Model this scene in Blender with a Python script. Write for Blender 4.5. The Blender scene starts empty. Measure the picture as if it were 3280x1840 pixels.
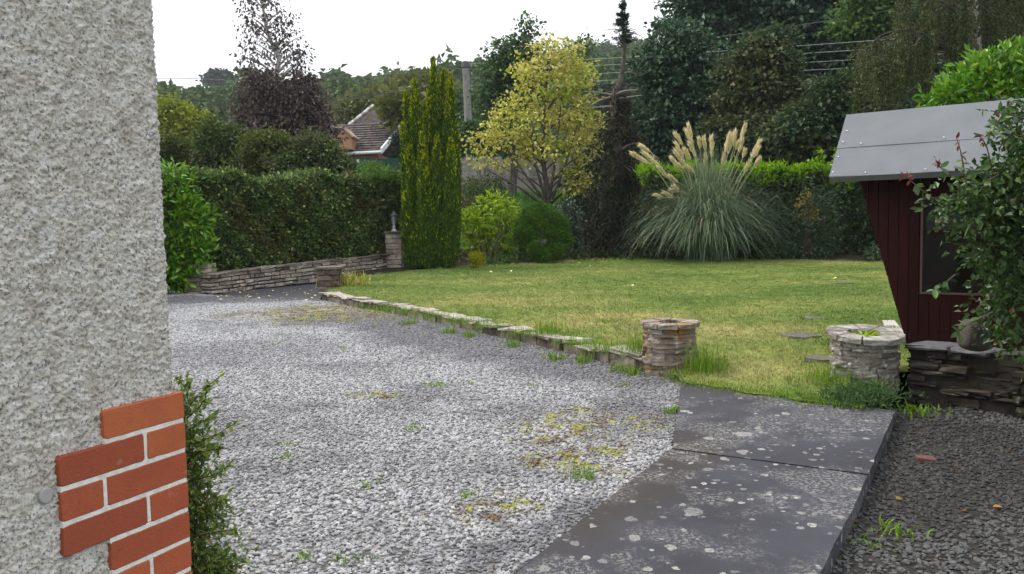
import bpy, bmesh, math, random
import numpy as np
from mathutils import Vector, Matrix

rad = math.radians
scene = bpy.context.scene
COL = scene.collection

# ------------------------------------------------------------------ camera
F = 2650.0                      # focal length in photograph pixels (3280 wide)
CAMZ = 1.75
PITCH, ROLL = 4.2, -1.2
cam_d = bpy.data.cameras.new('camera')
cam_d.sensor_width = 36.0
cam_d.lens = 36.0 * F / 3280.0
cam_d.clip_start = 0.05
cam_d.clip_end = 3000
cam = bpy.data.objects.new('camera', cam_d)
COL.objects.link(cam)
R3 = Matrix.Rotation(rad(90 - PITCH), 3, 'X') @ Matrix.Rotation(rad(ROLL), 3, 'Z')
cam.matrix_world = Matrix.Translation((0, 0, CAMZ)) @ R3.to_4x4()
scene.camera = cam

# ------------------------------------------------------------------ sky: bright overcast
SUN_EL, SUN_AZ = 48.0, -62.0     # azimuth from +Y towards +X
world = bpy.data.worlds.new('World')
scene.world = world
world.use_nodes = True
wn = world.node_tree
wn.nodes.clear()
wo = wn.nodes.new('ShaderNodeOutputWorld')
bg = wn.nodes.new('ShaderNodeBackground')
sky = wn.nodes.new('ShaderNodeTexSky')
sky.sky_type = 'NISHITA'
sky.sun_disc = False
sky.sun_elevation = rad(SUN_EL)
sky.sun_rotation = rad(SUN_AZ)
sky.dust_density = 4.0
sky.air_density = 1.2
tc = wn.nodes.new('ShaderNodeTexCoord')
mp = wn.nodes.new('ShaderNodeMapping')
mp.inputs['Scale'].default_value = (1.0, 1.0, 2.6)
nz = wn.nodes.new('ShaderNodeTexNoise')
nz.inputs['Scale'].default_value = 1.6
nz.inputs['Detail'].default_value = 5.0
nz.inputs['Roughness'].default_value = 0.5
cr = wn.nodes.new('ShaderNodeValToRGB')
cr.color_ramp.elements[0].position = 0.36
cr.color_ramp.elements[0].color = (0.45, 0.45, 0.45, 1)
cr.color_ramp.elements[1].position = 0.58
cr.color_ramp.elements[1].color = (0.96, 0.96, 0.96, 1)
mx = wn.nodes.new('ShaderNodeMix')
mx.data_type = 'RGBA'
mx.inputs[7].default_value = (8.6, 8.9, 9.4, 1)    # cloud deck
wn.links.new(tc.outputs['Generated'], mp.inputs['Vector'])
wn.links.new(mp.outputs['Vector'], nz.inputs['Vector'])
wn.links.new(nz.outputs['Fac'], cr.inputs['Fac'])
# an overcast sky is brightest overhead
sx = wn.nodes.new('ShaderNodeSeparateXYZ')
mr = wn.nodes.new('ShaderNodeMapRange')
mr.inputs['From Min'].default_value = 0.0
mr.inputs['From Max'].default_value = 1.0
mr.inputs['To Min'].default_value = 0.56
mr.inputs['To Max'].default_value = 1.42
cm_ = wn.nodes.new('ShaderNodeMix')
cm_.data_type = 'RGBA'
cm_.blend_type = 'MULTIPLY'
cm_.inputs[0].default_value = 1.0
cm_.inputs[6].default_value = (8.8, 9.0, 9.4, 1)
wn.links.new(tc.outputs['Generated'], sx.inputs[0])
wn.links.new(sx.outputs['Z'], mr.inputs['Value'])
wn.links.new(mr.outputs[0], cm_.inputs[7])
wn.links.new(cm_.outputs[2], mx.inputs[7])
wn.links.new(cr.outputs['Color'], mx.inputs[0])
wn.links.new(sky.outputs['Color'], mx.inputs[6])
wn.links.new(mx.outputs[2], bg.inputs['Color'])
bg.inputs['Strength'].default_value = 0.11
wn.links.new(bg.outputs['Background'], wo.inputs['Surface'])

sun_d = bpy.data.lights.new('sun', 'SUN')
sun_d.energy = 1.5
sun_d.angle = rad(20)
sun_d.color = (1.0, 0.95, 0.87)
sun = bpy.data.objects.new('sun', sun_d)
COL.objects.link(sun)
sdir = Vector((math.sin(rad(SUN_AZ)) * math.cos(rad(SUN_EL)), math.cos(rad(SUN_AZ)) * math.cos(rad(SUN_EL)), math.sin(rad(SUN_EL))))
sun.rotation_euler = sdir.to_track_quat('Z', 'Y').to_euler()

scene.view_settings.view_transform = 'Standard'
scene.view_settings.look = 'None'
scene.view_settings.exposure = 0.9
scene.view_settings.gamma = 1.0
scene.view_settings.use_curve_mapping = False
scene.render.engine = 'CYCLES'
scene.cycles.use_denoising = True
scene.cycles.max_bounces = 6
scene.cycles.diffuse_bounces = 3
scene.cycles.transmission_bounces = 5
scene.cycles.transparent_max_bounces = 4
scene.cycles.volume_bounces = 0

# ------------------------------------------------------------------ geometry helpers
S = 0.027                       # the garden rises gently away from the house


def ray(px, py):
    return R3 @ Vector(((px - 1640) / F, -(py - 920) / F, -1))


def at(px, py, d):
    """the point d metres in front of the house that shows at (px, py)"""
    r = ray(px, py)
    t = d / r.y
    return Vector((r.x * t, d, CAMZ + r.z * t))


def gp(px, py, h=0.0):
    """the point of the rising ground (h above it) that shows at (px, py)"""
    r = ray(px, py)
    t = (h - CAMZ) / (r.z - S * r.y)
    return Vector((r.x * t, r.y * t, CAMZ + r.z * t))


def sstep(a, b, x):
    t = np.clip((x - a) / (b - a), 0, 1)
    return t * t * (3 - 2 * t)


RID_A = [-0.9, -0.43, -0.24, -0.13, -0.05, 0.10, 0.17, 0.5, 0.9]
RID_E = [0.145, 0.152, 0.166, 0.182, 0.192, 0.212, 0.218, 0.22, 0.22]


def T(x, y):
    x = np.asarray(x, float)
    y = np.asarray(y, float)
    z = S * np.clip(y, -60, 25) - 0.16
    z = z + sstep(25.5, 31.0, y) * 2.35 + np.clip(y - 31, 0, 34) * 0.045
    a = x / np.maximum(y, 1.0)
    ridge = 1.75 + np.interp(a, RID_A, RID_E) * 240 - 10.5
    t = np.clip((y - 62) / 178.0, 0, 1)
    z = z + (ridge - 4.4) * t ** 1.15 - np.clip(y - 240, 0, 600) * 0.10
    return z


def mesh_np(name, V, Fc):
    V = np.asarray(V, np.float32)
    Fc = np.asarray(Fc, np.int32)
    me = bpy.data.meshes.new(name)
    k = Fc.shape[1]
    me.vertices.add(len(V))
    me.vertices.foreach_set('co', V.ravel())
    me.loops.add(Fc.size)
    me.loops.foreach_set('vertex_index', Fc.ravel())
    me.polygons.add(len(Fc))
    me.polygons.foreach_set('loop_start', np.arange(len(Fc), dtype=np.int32) * k)
    me.update(calc_edges=True)
    return me


def empty(name, loc, label=None, cat=None, group=None):
    o = bpy.data.objects.new(name, None)
    o.empty_display_size = 0.2
    o.location = loc
    COL.objects.link(o)
    props(o, label, cat, group)
    return o


def props(o, label=None, cat=None, group=None, kind=None):
    if label:
        o['label'] = label
    if cat:
        o['category'] = cat
    if group:
        o['group'] = group
    if kind:
        o['kind'] = kind
    return o


def mk(name, me, mat, parent=None, smooth=False, **kw):
    """link a mesh whose vertices are world coordinates"""
    o = bpy.data.objects.new(name, me)
    me.materials.clear()
    me.materials.append(mat)
    COL.objects.link(o)
    if parent is not None:
        o.parent = parent
        pl = Vector(parent.location) if parent.type == 'EMPTY' else Vector((0, 0, 0))
        o.matrix_parent_inverse = Matrix.Translation(-pl)
    me.polygons.foreach_set('use_smooth', np.full(len(me.polygons), smooth, bool))
    props(o, **kw)
    return o


def tube(pts, radii, seg=6, cap=True):
    pts = np.asarray([tuple(p) for p in pts], float)
    n = len(pts)
    radii = np.asarray(radii, float) if np.ndim(radii) else np.full(n, float(radii))
    tan = np.gradient(pts, axis=0)
    tan /= np.linalg.norm(tan, axis=1)[:, None] + 1e-9
    ref = np.array([0.31, 0.95, 0.05]) if abs(tan[0, 2]) > 0.7 else np.array([0.0, 0.0, 1.0])
    V = []
    for i in range(n):
        b = np.cross(tan[i], ref)
        b /= np.linalg.norm(b) + 1e-9
        c = np.cross(b, tan[i])
        th = np.arange(seg) * 2 * math.pi / seg
        V.append(pts[i] + radii[i] * (np.cos(th)[:, None] * b + np.sin(th)[:, None] * c))
    V = np.concatenate(V)
    Fc = []
    for i in range(n - 1):
        for j in range(seg):
            k = (j + 1) % seg
            Fc.append((i * seg + j, i * seg + k, (i + 1) * seg + k, (i + 1) * seg + j))
    return V, np.array(Fc)


def join(parts):
    Vs, Fs, o = [], [], 0
    for V, Fc in parts:
        Vs.append(V)
        Fs.append(np.asarray(Fc) + o)
        o += len(V)
    return np.concatenate(Vs), np.concatenate(Fs)


def curve(pts, n):
    """Catmull-Rom through pts"""
    P = np.asarray([tuple(p) for p in pts], float)
    P = np.vstack([2 * P[0] - P[1], P, 2 * P[-1] - P[-2]])
    out = []
    m = len(P) - 3
    for t in np.linspace(0, m - 1e-6, n):
        i = int(t)
        f = t - i
        a, b, c, d = P[i:i + 4]
        out.append(0.5 * (2 * b + (c - a) * f + (2 * a - 5 * b + 4 * c - d) * f * f + (3 * b - a - 3 * c + d) * f ** 3))
    return np.array(out)


BOXF = np.array([(0, 3, 2, 1), (4, 5, 6, 7), (0, 1, 5, 4), (1, 2, 6, 5), (2, 3, 7, 6), (3, 0, 4, 7)])


def box8(c):
    return np.asarray([tuple(p) for p in c], float), BOXF


def obox(o, ax, ay, az, x0, x1, y0, y1, z0, z1):
    """box in the frame o + x*ax + y*ay + z*az"""
    o, ax, ay, az = (np.asarray(tuple(v), float) for v in (o, ax, ay, az))
    c = [(x0, y0, z0), (x1, y0, z0), (x1, y1, z0), (x0, y1, z0), (x0, y0, z1), (x1, y0, z1), (x1, y1, z1), (x0, y1, z1)]
    return box8([o + a * ax + b * ay + d * az for a, b, d in c])


# 3x3x3 lattice surface: a rough stone of 24 quads
_LP, _LI = [], {}
for i in range(3):
    for j in range(3):
        for k in range(3):
            if (i, j, k) != (1, 1, 1):
                _LI[(i, j, k)] = len(_LP)
                _LP.append((i - 1, j - 1, k - 1))
_LP = np.array(_LP, float)
_LF = []
for ax in range(3):
    for side in (0, 2):
        for a in range(2):
            for b in range(2):
                q = []
                for (da, db) in ((0, 0), (1, 0), (1, 1), (0, 1)):
                    idx = [0, 0, 0]
                    idx[ax] = side
                    idx[(ax + 1) % 3] = a + da
                    idx[(ax + 2) % 3] = b + db
                    q.append(_LI[tuple(idx)])
                if side == 0:
                    q.reverse()
                _LF.append(q)
_LF = np.array(_LF)
_LK = np.abs(_LP).sum(1)


def stone_unit(rng, jit=0.10, rnd=0.02):
    """lattice coordinates 0..1 of one worn stone"""
    s = np.where(_LK == 3, 1 - rnd, np.where(_LK == 2, 1 - rnd * 0.4, 1.0))
    P = _LP * s[:, None] + rng.normal(0, jit, _LP.shape) * 0.5
    return P * 0.5 + 0.5


def rand_unit(rng, n):
    v = rng.normal(size=(n, 3))
    return v / (np.linalg.norm(v, axis=1)[:, None] + 1e-9)


def unit(v):
    return v / (np.linalg.norm(v, axis=1)[:, None] + 1e-9)


def leaf_arr(P, A, N, L, Wd, fold=0.22, mid=0.45):
    A = unit(A)
    B = unit(np.cross(N, A))
    N = np.cross(A, B)
    n = len(P)
    L = np.broadcast_to(L, n)[:, None]
    Wd = np.broadcast_to(Wd, n)[:, None]
    V = np.empty((n, 4, 3))
    V[:, 0] = P
    V[:, 1] = P + A * L * mid + B * Wd * 0.5 + N * Wd * fold
    V[:, 2] = P + A * L - N * L * 0.12
    V[:, 3] = P + A * L * mid - B * Wd * 0.5 + N * Wd * fold
    b = np.arange(n)[:, None] * 4
    Fc = np.stack([b + [[0, 1, 2]], b + [[0, 2, 3]]], 1).reshape(-1, 3)
    return V.reshape(-1, 3), Fc


def L(px, py, rx, ry, d, rd=None):
    """crown lobe: centre and radii, given as it stands d metres away"""
    k = d / F
    return (np.array(tuple(at(px, py, d))), np.array([rx * k, (rd if rd else rx * k), ry * k]))


def lobe_points(rng, lobes, n, shell=0.45, wts=None):
    w = np.array([(r[0] * r[2]) for c, r in lobes]) if wts is None else np.array(wts, float)
    pick = rng.choice(len(lobes), n, p=w / w.sum())
    C = np.array([c for c, r in lobes])[pick]
    Rr = np.array([r for c, r in lobes])[pick]
    u = rand_unit(rng, n)
    rr = (shell + (1 - shell) * rng.random(n)) ** 0.8
    rr = np.where(rng.random(n) < 0.10, rr * rng.uniform(1.0, 1.28, n), rr)
    return C + u * Rr * rr[:, None], u


def clump_leaves(rng, centers, outs, crad, per, Ls, Ws, up=0.6, droop=0.2, flat=0.75, outw=0.8):
    n = len(centers)
    C = np.repeat(centers, per, 0)
    O = np.repeat(outs, per, 0)
    off = rng.normal(size=(n * per, 3)) * np.array([1, 1, flat]) * crad
    P = C + off
    A = O * outw + rng.normal(size=P.shape) * 0.7 + unit(off) * 0.5
    A[:, 2] -= droop
    N = rng.normal(size=P.shape) * 0.75
    N[:, 2] += up
    N += O * 0.35
    sc = rng.uniform(0.65, 1.25, len(P))
    return leaf_arr(P, A, N, Ls * sc, Ws * sc)


# ------------------------------------------------------------------ material helpers
class M:
    def __init__(self, name, rough=0.8, spec=0.3):
        self.mat = bpy.data.materials.new(name)
        self.mat.use_nodes = True
        self.nt = self.mat.node_tree
        self.b = self.nt.nodes['Principled BSDF']
        self.out = self.nt.nodes['Material Output']
        self.b.inputs['Roughness'].default_value = rough
        self.b.inputs['Specular IOR Level'].default_value = spec
        self._pos = None

    def n(self, t, **kw):
        nd = self.nt.nodes.new(t)
        for k, v in kw.items():
            setattr(nd, k, v)
        return nd

    def l(self, a, b):
        self.nt.links.new(a, b)

    @property
    def pos(self):
        if self._pos is None:
            self._pos = self.n('ShaderNodeNewGeometry').outputs['Position']
        return self._pos

    def noise(self, scale, detail=4, rough=0.55, vec=None, stretch=None):
        nd = self.n('ShaderNodeTexNoise')
        nd.inputs['Scale'].default_value = scale
        nd.inputs['Detail'].default_value = detail
        nd.inputs['Roughness'].default_value = rough
        v = vec or self.pos
        if stretch:
            m = self.n('ShaderNodeMapping')
            m.inputs['Scale'].default_value = stretch
            self.l(v, m.inputs['Vector'])
            v = m.outputs['Vector']
        self.l(v, nd.inputs['Vector'])
        return nd.outputs['Fac']

    def voro(self, scale, feature='F1', vec=None, out='Distance', rnd=1.0):
        nd = self.n('ShaderNodeTexVoronoi', feature=feature)
        nd.inputs['Scale'].default_value = scale
        nd.inputs['Randomness'].default_value = rnd
        self.l(vec or self.pos, nd.inputs['Vector'])
        return nd.outputs[out]

    def ramp(self, fac, stops, interp='LINEAR'):
        nd = self.n('ShaderNodeValToRGB')
        e = nd.color_ramp.elements
        nd.color_ramp.interpolation = interp
        while len(e) < len(stops):
            e.new(0.5)
        for s, (p, c) in zip(e, stops):
            s.position = p
            c = c if hasattr(c, '__len__') else (c, c, c)
            s.color = (*c[:3], 1)
        self.l(fac, nd.inputs['Fac'])
        return nd.outputs['Color']

    def mix(self, fac, a, b, blend='MIX'):
        nd = self.n('ShaderNodeMix', data_type='RGBA', blend_type=blend)
        for sock, v in ((nd.inputs[0], fac), (nd.inputs[6], a), (nd.inputs[7], b)):
            if hasattr(v, 'links') or hasattr(v, 'is_linked'):
                self.l(v, sock)
            elif hasattr(v, '__len__'):
                sock.default_value = (*v[:3], 1)
            else:
                sock.default_value = v
        return nd.outputs[2]

    def math(self, op, a, b=0.0, c=None):
        nd = self.n('ShaderNodeMath', operation=op)
        for i, v in enumerate((a, b) if c is None else (a, b, c)):
            if hasattr(v, 'is_linked'):
                self.l(v, nd.inputs[i])
            else:
                nd.inputs[i].default_value = v
        return nd.outputs[0]

    def blob(self, x, y, rx, ry, ang=0.0, soft=0.6, warp=None):
        """mask of an ellipse on the ground, 1 inside"""
        m = self.n('ShaderNodeMapping', vector_type='TEXTURE')
        m.inputs['Location'].default_value = (x, y, 0)
        m.inputs['Rotation'].default_value = (0, 0, ang)
        m.inputs['Scale'].default_value = (rx, ry, 1e6)
        src = self.pos
        if warp is not None:
            va = self.n('ShaderNodeVectorMath', operation='ADD')
            self.l(self.pos, va.inputs[0])
            self.l(warp, va.inputs[1])
            src = va.outputs[0]
        self.l(src, m.inputs['Vector'])
        ln = self.n('ShaderNodeVectorMath', operation='LENGTH')
        self.l(m.outputs['Vector'], ln.inputs[0])
        mr = self.n('ShaderNodeMapRange', interpolation_type='SMOOTHSTEP')
        mr.inputs['From Min'].default_value = 1.0 + soft * 0.5
        mr.inputs['From Max'].default_value = 1.0 - soft * 0.5
        self.l(ln.outputs['Value'], mr.inputs['Value'])
        return mr.outputs[0]

    def warp(self, scale, amt):
        nd = self.n('ShaderNodeTexNoise')
        nd.inputs['Scale'].default_value = scale
        nd.inputs['Detail'].default_value = 4
        self.l(self.pos, nd.inputs['Vector'])
        s = self.n('ShaderNodeVectorMath', operation='SUBTRACT')
        self.l(nd.outputs['Color'], s.inputs[0])
        s.inputs[1].default_value = (0.5, 0.5, 0.5)
        k = self.n('ShaderNodeVectorMath', operation='SCALE')
        self.l(s.outputs[0], k.inputs[0])
        k.inputs['Scale'].default_value = amt
        return k.outputs[0]

    def col(self, c):
        if hasattr(c, 'is_linked'):
            self.l(c, self.b.inputs['Base Color'])
        else:
            self.b.inputs['Base Color'].default_value = (*c[:3], 1)

    def bump(self, h, strength=0.5, dist=0.01):
        bp = self.n('ShaderNodeBump')
        bp.inputs['Strength'].default_value = strength
        bp.inputs['Distance'].default_value = dist
        self.l(h, bp.inputs['Height'])
        self.l(bp.outputs[0], self.b.inputs['Normal'])

    def island(self):
        return self.n('ShaderNodeNewGeometry').outputs['Random Per Island']

    def orand(self):
        return self.n('ShaderNodeObjectInfo').outputs['Random']


def leafmat(name, stops, patch=None, pscale=0.6, trans=0.3, rough=0.55, spec=0.2, src='island', pedge=(0.45, 0.62)):
    """stops: colours met leaf by leaf; patch: colour of whole sprays here and there"""
    m = M(name, rough, spec)
    r = m.island() if src == 'island' else m.orand()
    c = m.ramp(r, stops)
    if patch is not None:
        f = m.ramp(m.noise(pscale, 3), [(pedge[0], 0.0), (pedge[1], 0.75)])
        c = m.mix(f, c, patch)
    hv_ = m.n('ShaderNodeHueSaturation')
    hv_.inputs['Saturation'].default_value = 1.18
    hv_.inputs['Value'].default_value = 1.2
    m.l(c, hv_.inputs['Color'])
    c = hv_.outputs[0]
    m.col(c)
    tr = m.n('ShaderNodeBsdfTranslucent')
    hs = m.n('ShaderNodeHueSaturation')
    hs.inputs['Value'].default_value = 1.25
    m.l(c, hs.inputs['Color'])
    m.l(hs.outputs[0], tr.inputs['Color'])
    ms = m.n('ShaderNodeMixShader')
    ms.inputs[0].default_value = trans
    m.l(m.b.outputs[0], ms.inputs[1])
    m.l(tr.outputs[0], ms.inputs[2])
    m.l(ms.outputs[0], m.out.inputs['Surface'])
    return m.mat


def plain(name, c, rough=0.7, spec=0.3, var=0.15, scale=8.0, metal=0.0, bump=0.0):
    m = M(name, rough, spec)
    c = np.array(c)
    m.col(m.ramp(m.noise(scale, 5), [(0.3, c * (1 - var)), (0.7, np.minimum(c * (1 + var), 0.95))]))
    m.b.inputs['Metallic'].default_value = metal
    if bump:
        m.bump(m.noise(scale * 6, 4), bump, 0.01)
    return m.mat


def stonemat(name, cols, lichen=None, lamt=0.55, moss=None, mamt=0.6, scale=1.0, rough=0.9, lscale=14):
    """each stone a tone of its own, with grain, lichen and moss"""
    m = M(name, rough, 0.2)
    n = len(cols)
    c = m.ramp(m.orand(), [(i / max(n - 1, 1), k) for i, k in enumerate(cols)])
    g = m.noise(22 * scale, 6, 0.65)
    c = m.mix(m.ramp(g, [(0.35, 0.0), (0.7, 0.75)]), c, m.mix(1.0, c, (1.75, 1.7, 1.65), 'MULTIPLY'))
    c = m.mix(m.ramp(m.noise(7 * scale, 4), [(0.40, 0.55), (0.58, 0.0)]), c, m.mix(1.0, c, (0.45, 0.42, 0.4), 'MULTIPLY'))
    if moss is not None:
        c = m.mix(m.ramp(m.noise(4.5 * scale, 5, 0.7), [(mamt - 0.06, 0.0), (mamt + 0.06, 0.8)]), c, moss)
    if lichen is not None:
        c = m.mix(m.ramp(m.noise(lscale * scale, 3, 0.6), [(lamt - 0.02, 0.0), (lamt + 0.06, 0.85)]), c, lichen)
    m.col(c)
    m.bump(m.noise(45 * scale, 6, 0.7), 0.6, 0.012)
    return m.mat


# ------------------------------------------------------------------ scatter helper
def scatter(name, me, variants, density, smin, smax, seed, tilt=math.pi, zsq=1.0, cam_tilt=None):
    """many small pieces spread over a sheet (gravel, grass): one object"""
    coll = bpy.data.collections.new(name + '_pieces')
    for v in variants:
        coll.objects.link(v)
    o = bpy.data.objects.new(name, me)
    COL.objects.link(o)
    ng = bpy.data.node_groups.new(name + '_scatter', 'GeometryNodeTree')
    ng.interface.new_socket('Geometry', in_out='INPUT', socket_type='NodeSocketGeometry')
    ng.interface.new_socket('Geometry', in_out='OUTPUT', socket_type='NodeSocketGeometry')
    N, K = ng.nodes, ng.links
    gi, go = N.new('NodeGroupInput'), N.new('NodeGroupOutput')
    dp = N.new('GeometryNodeDistributePointsOnFaces')
    dp.inputs['Density'].default_value = density
    dp.inputs['Seed'].default_value = seed
    ci = N.new('GeometryNodeCollectionInfo')
    ci.inputs['Collection'].default_value = coll
    ci.inputs['Separate Children'].default_value = True
    ci.inputs['Reset Children'].default_value = True
    ip = N.new('GeometryNodeInstanceOnPoints')
    ip.inputs['Pick Instance'].default_value = True
    rr = N.new('FunctionNodeRandomValue')
    rr.data_type = 'FLOAT_VECTOR'
    rr.inputs[0].default_value = (-tilt, -tilt, 0)
    rr.inputs[1].default_value = (tilt, tilt, 6.283)
    rs = N.new('FunctionNodeRandomValue')
    rs.data_type = 'FLOAT'
    rs.inputs[2].default_value = smin
    rs.inputs[3].default_value = smax
    rs.inputs['Seed'].default_value = seed + 5
    K.new(gi.outputs[0], dp.inputs['Mesh'])
    K.new(dp.outputs['Points'], ip.inputs['Points'])
    K.new(ci.outputs[0], ip.inputs['Instance'])
    K.new(rr.outputs[0], ip.inputs['Rotation'])
    K.new(rs.outputs[1], ip.inputs['Scale'])
    K.new(ip.outputs[0], go.inputs[0])
    md = o.modifiers.new('scatter', 'NODES')
    md.node_group = ng
    return o


def loose(name, me, mat):
    me.materials.append(mat)
    return bpy.data.objects.new(name, me)


def fft_noise(ny, nx, dx, lo, hi, seed):
    """band-passed noise with wavelengths lo..hi, unit deviation"""
    r = np.random.default_rng(seed)
    f = np.fft.rfft2(r.normal(size=(ny, nx)))
    k = np.hypot(np.fft.fftfreq(ny, dx)[:, None], np.fft.rfftfreq(nx, dx)[None])
    g = np.exp(-(k * lo) ** 2 * 0.5) * (1 - np.exp(-(k * hi) ** 2 * 2))
    z = np.fft.irfft2(f * g, (ny, nx))
    return z / z.std()


def grid_faces(ny, nx):
    i = np.arange(ny - 1)[:, None] * nx + np.arange(nx - 1)[None]
    i = i.ravel()
    return np.stack([i, i + 1, i + nx + 1, i + nx], 1)


def ngon(pts):
    me = bpy.data.meshes.new('sheet')
    bm = bmesh.new()
    bm.faces.new([bm.verts.new(tuple(p)) for p in pts])
    bmesh.ops.triangulate(bm, faces=bm.faces[:])
    if sum(f.normal.z for f in bm.faces) < 0:
        bmesh.ops.reverse_faces(bm, faces=bm.faces[:])
    bm.to_mesh(me)
    bm.free()
    return me


def prism(poly, z_top, z_bot, bevel=0.0):
    """vertical prism over a list of (x, y); heights may be per vertex"""
    n = len(poly)
    zt = z_top if hasattr(z_top, '__len__') else [z_top] * n
    zb = z_bot if hasattr(z_bot, '__len__') else [z_bot] * n
    bm = bmesh.new()
    t = [bm.verts.new((p[0], p[1], z)) for p, z in zip(poly, zt)]
    b = [bm.verts.new((p[0], p[1], z)) for p, z in zip(poly, zb)]
    bm.faces.new(t)
    bm.faces.new(b[::-1])
    for i in range(n):
        j = (i + 1) % n
        bm.faces.new((t[i], b[i], b[j], t[j]))
    bmesh.ops.recalc_face_normals(bm, faces=bm.faces[:])
    if bevel:
        bmesh.ops.bevel(bm, geom=bm.edges[:], offset=bevel, segments=1, affect='EDGES')
    me = bpy.data.meshes.new('prism')
    bm.to_mesh(me)
    bm.free()
    return me
# ================================================================== THE SETTING
# ---- terrain: garden slope, the bank behind it and the wooded hill
m = M('earth', 0.95, 0.1)
c = m.ramp(m.noise(0.5, 6), [(0.35, (0.035, 0.055, 0.015)), (0.65, (0.05, 0.07, 0.02))])
m.col(c)
EARTH = m.mat
xs = np.concatenate([np.linspace(-340, -60, 24), np.linspace(-56, 56, 113), np.linspace(60, 340, 24)])
ys = np.concatenate([np.linspace(-80, -14, 12), np.linspace(-10, 70, 161), np.linspace(74, 330, 64)])
X, Y = np.meshgrid(xs, ys)
Z = T(X, Y)
mk('ground', mesh_np('ground', np.stack([X, Y, Z], -1).reshape(-1, 3), grid_faces(len(ys), len(xs))), EARTH, smooth=True, kind='structure')

# ---- gravel drive
SLAB_L = [gp(2186, 1214), gp(2152, 1442), gp(1640, 1842)]
far = [gp(440, 935), gp(560, 940), gp(680, 946), gp(860, 950), gp(1028, 962)]
front_wall = [gp(1030, 962), gp(1130, 984), gp(1250, 1003), gp(1420, 1040), gp(1600, 1082), gp(1800, 1128), gp(1950, 1165), gp(2062, 1192)]
d_ = (SLAB_L[2] - SLAB_L[1])
low = SLAB_L[2] + d_ * 0.9
drive = [Vector((-12, 16.5, S * 16.5))] + far + front_wall + [gp(2130, 1205)] + SLAB_L + [low, Vector((low.x, -3, -3 * S)), Vector((-12, -3, -3 * S))]

def stones_material(name, dark, blobs, moss=None, light=(0.37, 0.368, 0.372), weak=()):
    m = M(name, 0.75, 0.35)
    r = m.orand()
    l3 = np.array(light)
    c = m.ramp(r, [(0.0, l3 * 0.45), (0.12, l3 * 0.72), (0.5, l3 * 0.92), (0.8, l3 * 1.05), (0.93, l3 * 1.3), (1.0, l3 * (1.0, 0.9, 0.78))])
    w = m.warp(1.6, 1.6)
    mask = None
    for i_, (x, y, rx, ry, an) in enumerate(blobs):
        k = m.blob(x, y, rx, ry, an, 0.9, w)
        if i_ in weak:
            k = m.math('MULTIPLY', k, 0.55)
        mask = k if mask is None else m.math('MAXIMUM', mask, k)
    grime = m.ramp(m.noise(0.9, 5, 0.6), [(0.50, 0.0), (0.62, 0.5)])
    if mask is not None:
        mask = m.math('MAXIMUM', m.math('MULTIPLY', mask, 0.76), grime)
    else:
        mask = grime
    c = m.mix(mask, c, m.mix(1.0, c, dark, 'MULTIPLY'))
    if moss:
        mm = None
        for (x, y, rx, ry, an) in moss:
            k = m.blob(x, y, rx, ry, an, 0.8, w)
            mm = k if mm is None else m.math('MAXIMUM', mm, k)
        sp = m.ramp(m.noise(9, 4, 0.7), [(0.46, 0.0), (0.54, 0.95)])
        c = m.mix(m.math('MULTIPLY', mm, sp), c, m.ramp(m.noise(5, 2), [(0.44, (0.12, 0.07, 0.03)), (0.55, (0.27, 0.26, 0.03))]))
    m.col(c)
    return m.mat

def b2(px, py, rx, ry, an=0.0):
    p = gp(px, py)
    return (p.x, p.y, rx, ry, an)

wall_dir = front_wall[-1] - front_wall[2]
wang = math.atan2(wall_dir.y, wall_dir.x)
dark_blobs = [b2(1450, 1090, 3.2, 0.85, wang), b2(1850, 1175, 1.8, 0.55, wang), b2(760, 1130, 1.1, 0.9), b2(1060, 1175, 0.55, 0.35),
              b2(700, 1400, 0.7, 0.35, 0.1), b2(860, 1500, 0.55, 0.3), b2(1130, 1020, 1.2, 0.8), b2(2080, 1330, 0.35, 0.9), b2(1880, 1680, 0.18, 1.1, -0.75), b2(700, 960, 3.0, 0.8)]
moss_blobs = [b2(1880, 1370, 0.42, 0.45), b2(1820, 1480, 0.5, 0.3), b2(1570, 1620, 0.35, 0.2), b2(1200, 1260, 0.4, 0.15), b2(1080, 1000, 1.6, 1.2)]
STONES = stones_material('gravel_stones', (0.30, 0.29, 0.315), dark_blobs, moss_blobs, weak=(2, 3, 4, 5))
m = M('gravel_sheet', 0.95, 0.1)
w = m.warp(1.3, 1.1)
c = m.ramp(m.voro(34, out='Color'), [(0.2, (0.07, 0.066, 0.064)), (0.8, (0.24, 0.24, 0.24))])
m.col(c)
m.bump(m.voro(34), 0.6, 0.01)
mk('gravel_drive', ngon(drive), m.mat, kind='structure')

def pebble(seed, flat):
    rng = np.random.default_rng(seed)
    bm = bmesh.new()
    bmesh.ops.create_icosphere(bm, subdivisions=1, radius=1.0)
    k = rng.uniform(0.7, 1.25, 3) * (1.1, 0.85, flat)
    for v in bm.verts:
        v.co = Vector((v.co.x * k[0], v.co.y * k[1], v.co.z * k[2])) * rng.uniform(0.78, 1.15)
    me = bpy.data.meshes.new('pebble')
    bm.to_mesh(me)
    bm.free()
    return me

def inset_copy(pts, z):
    return ngon([Vector((p[0], p[1], p[2] + z)) for p in pts])

peb = [loose('pebble', pebble(i, 0.6), STONES) for i in range(7)]
clip_drive = [Vector((-9, 16, S * 16))] + far + front_wall + [gp(2130, 1205)] + SLAB_L + [SLAB_L[2] + d_ * 0.35, Vector((-3.4, 1.2, 1.2 * S)), Vector((-3.4, 4, 4 * S))]
g = scatter('gravel', inset_copy(clip_drive, 0.004), peb, 2100, 0.006, 0.0185, 3, tilt=0.5)
props(g, label='loose pale grey gravel lying over the drive', cat='gravel', kind='stuff')

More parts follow.
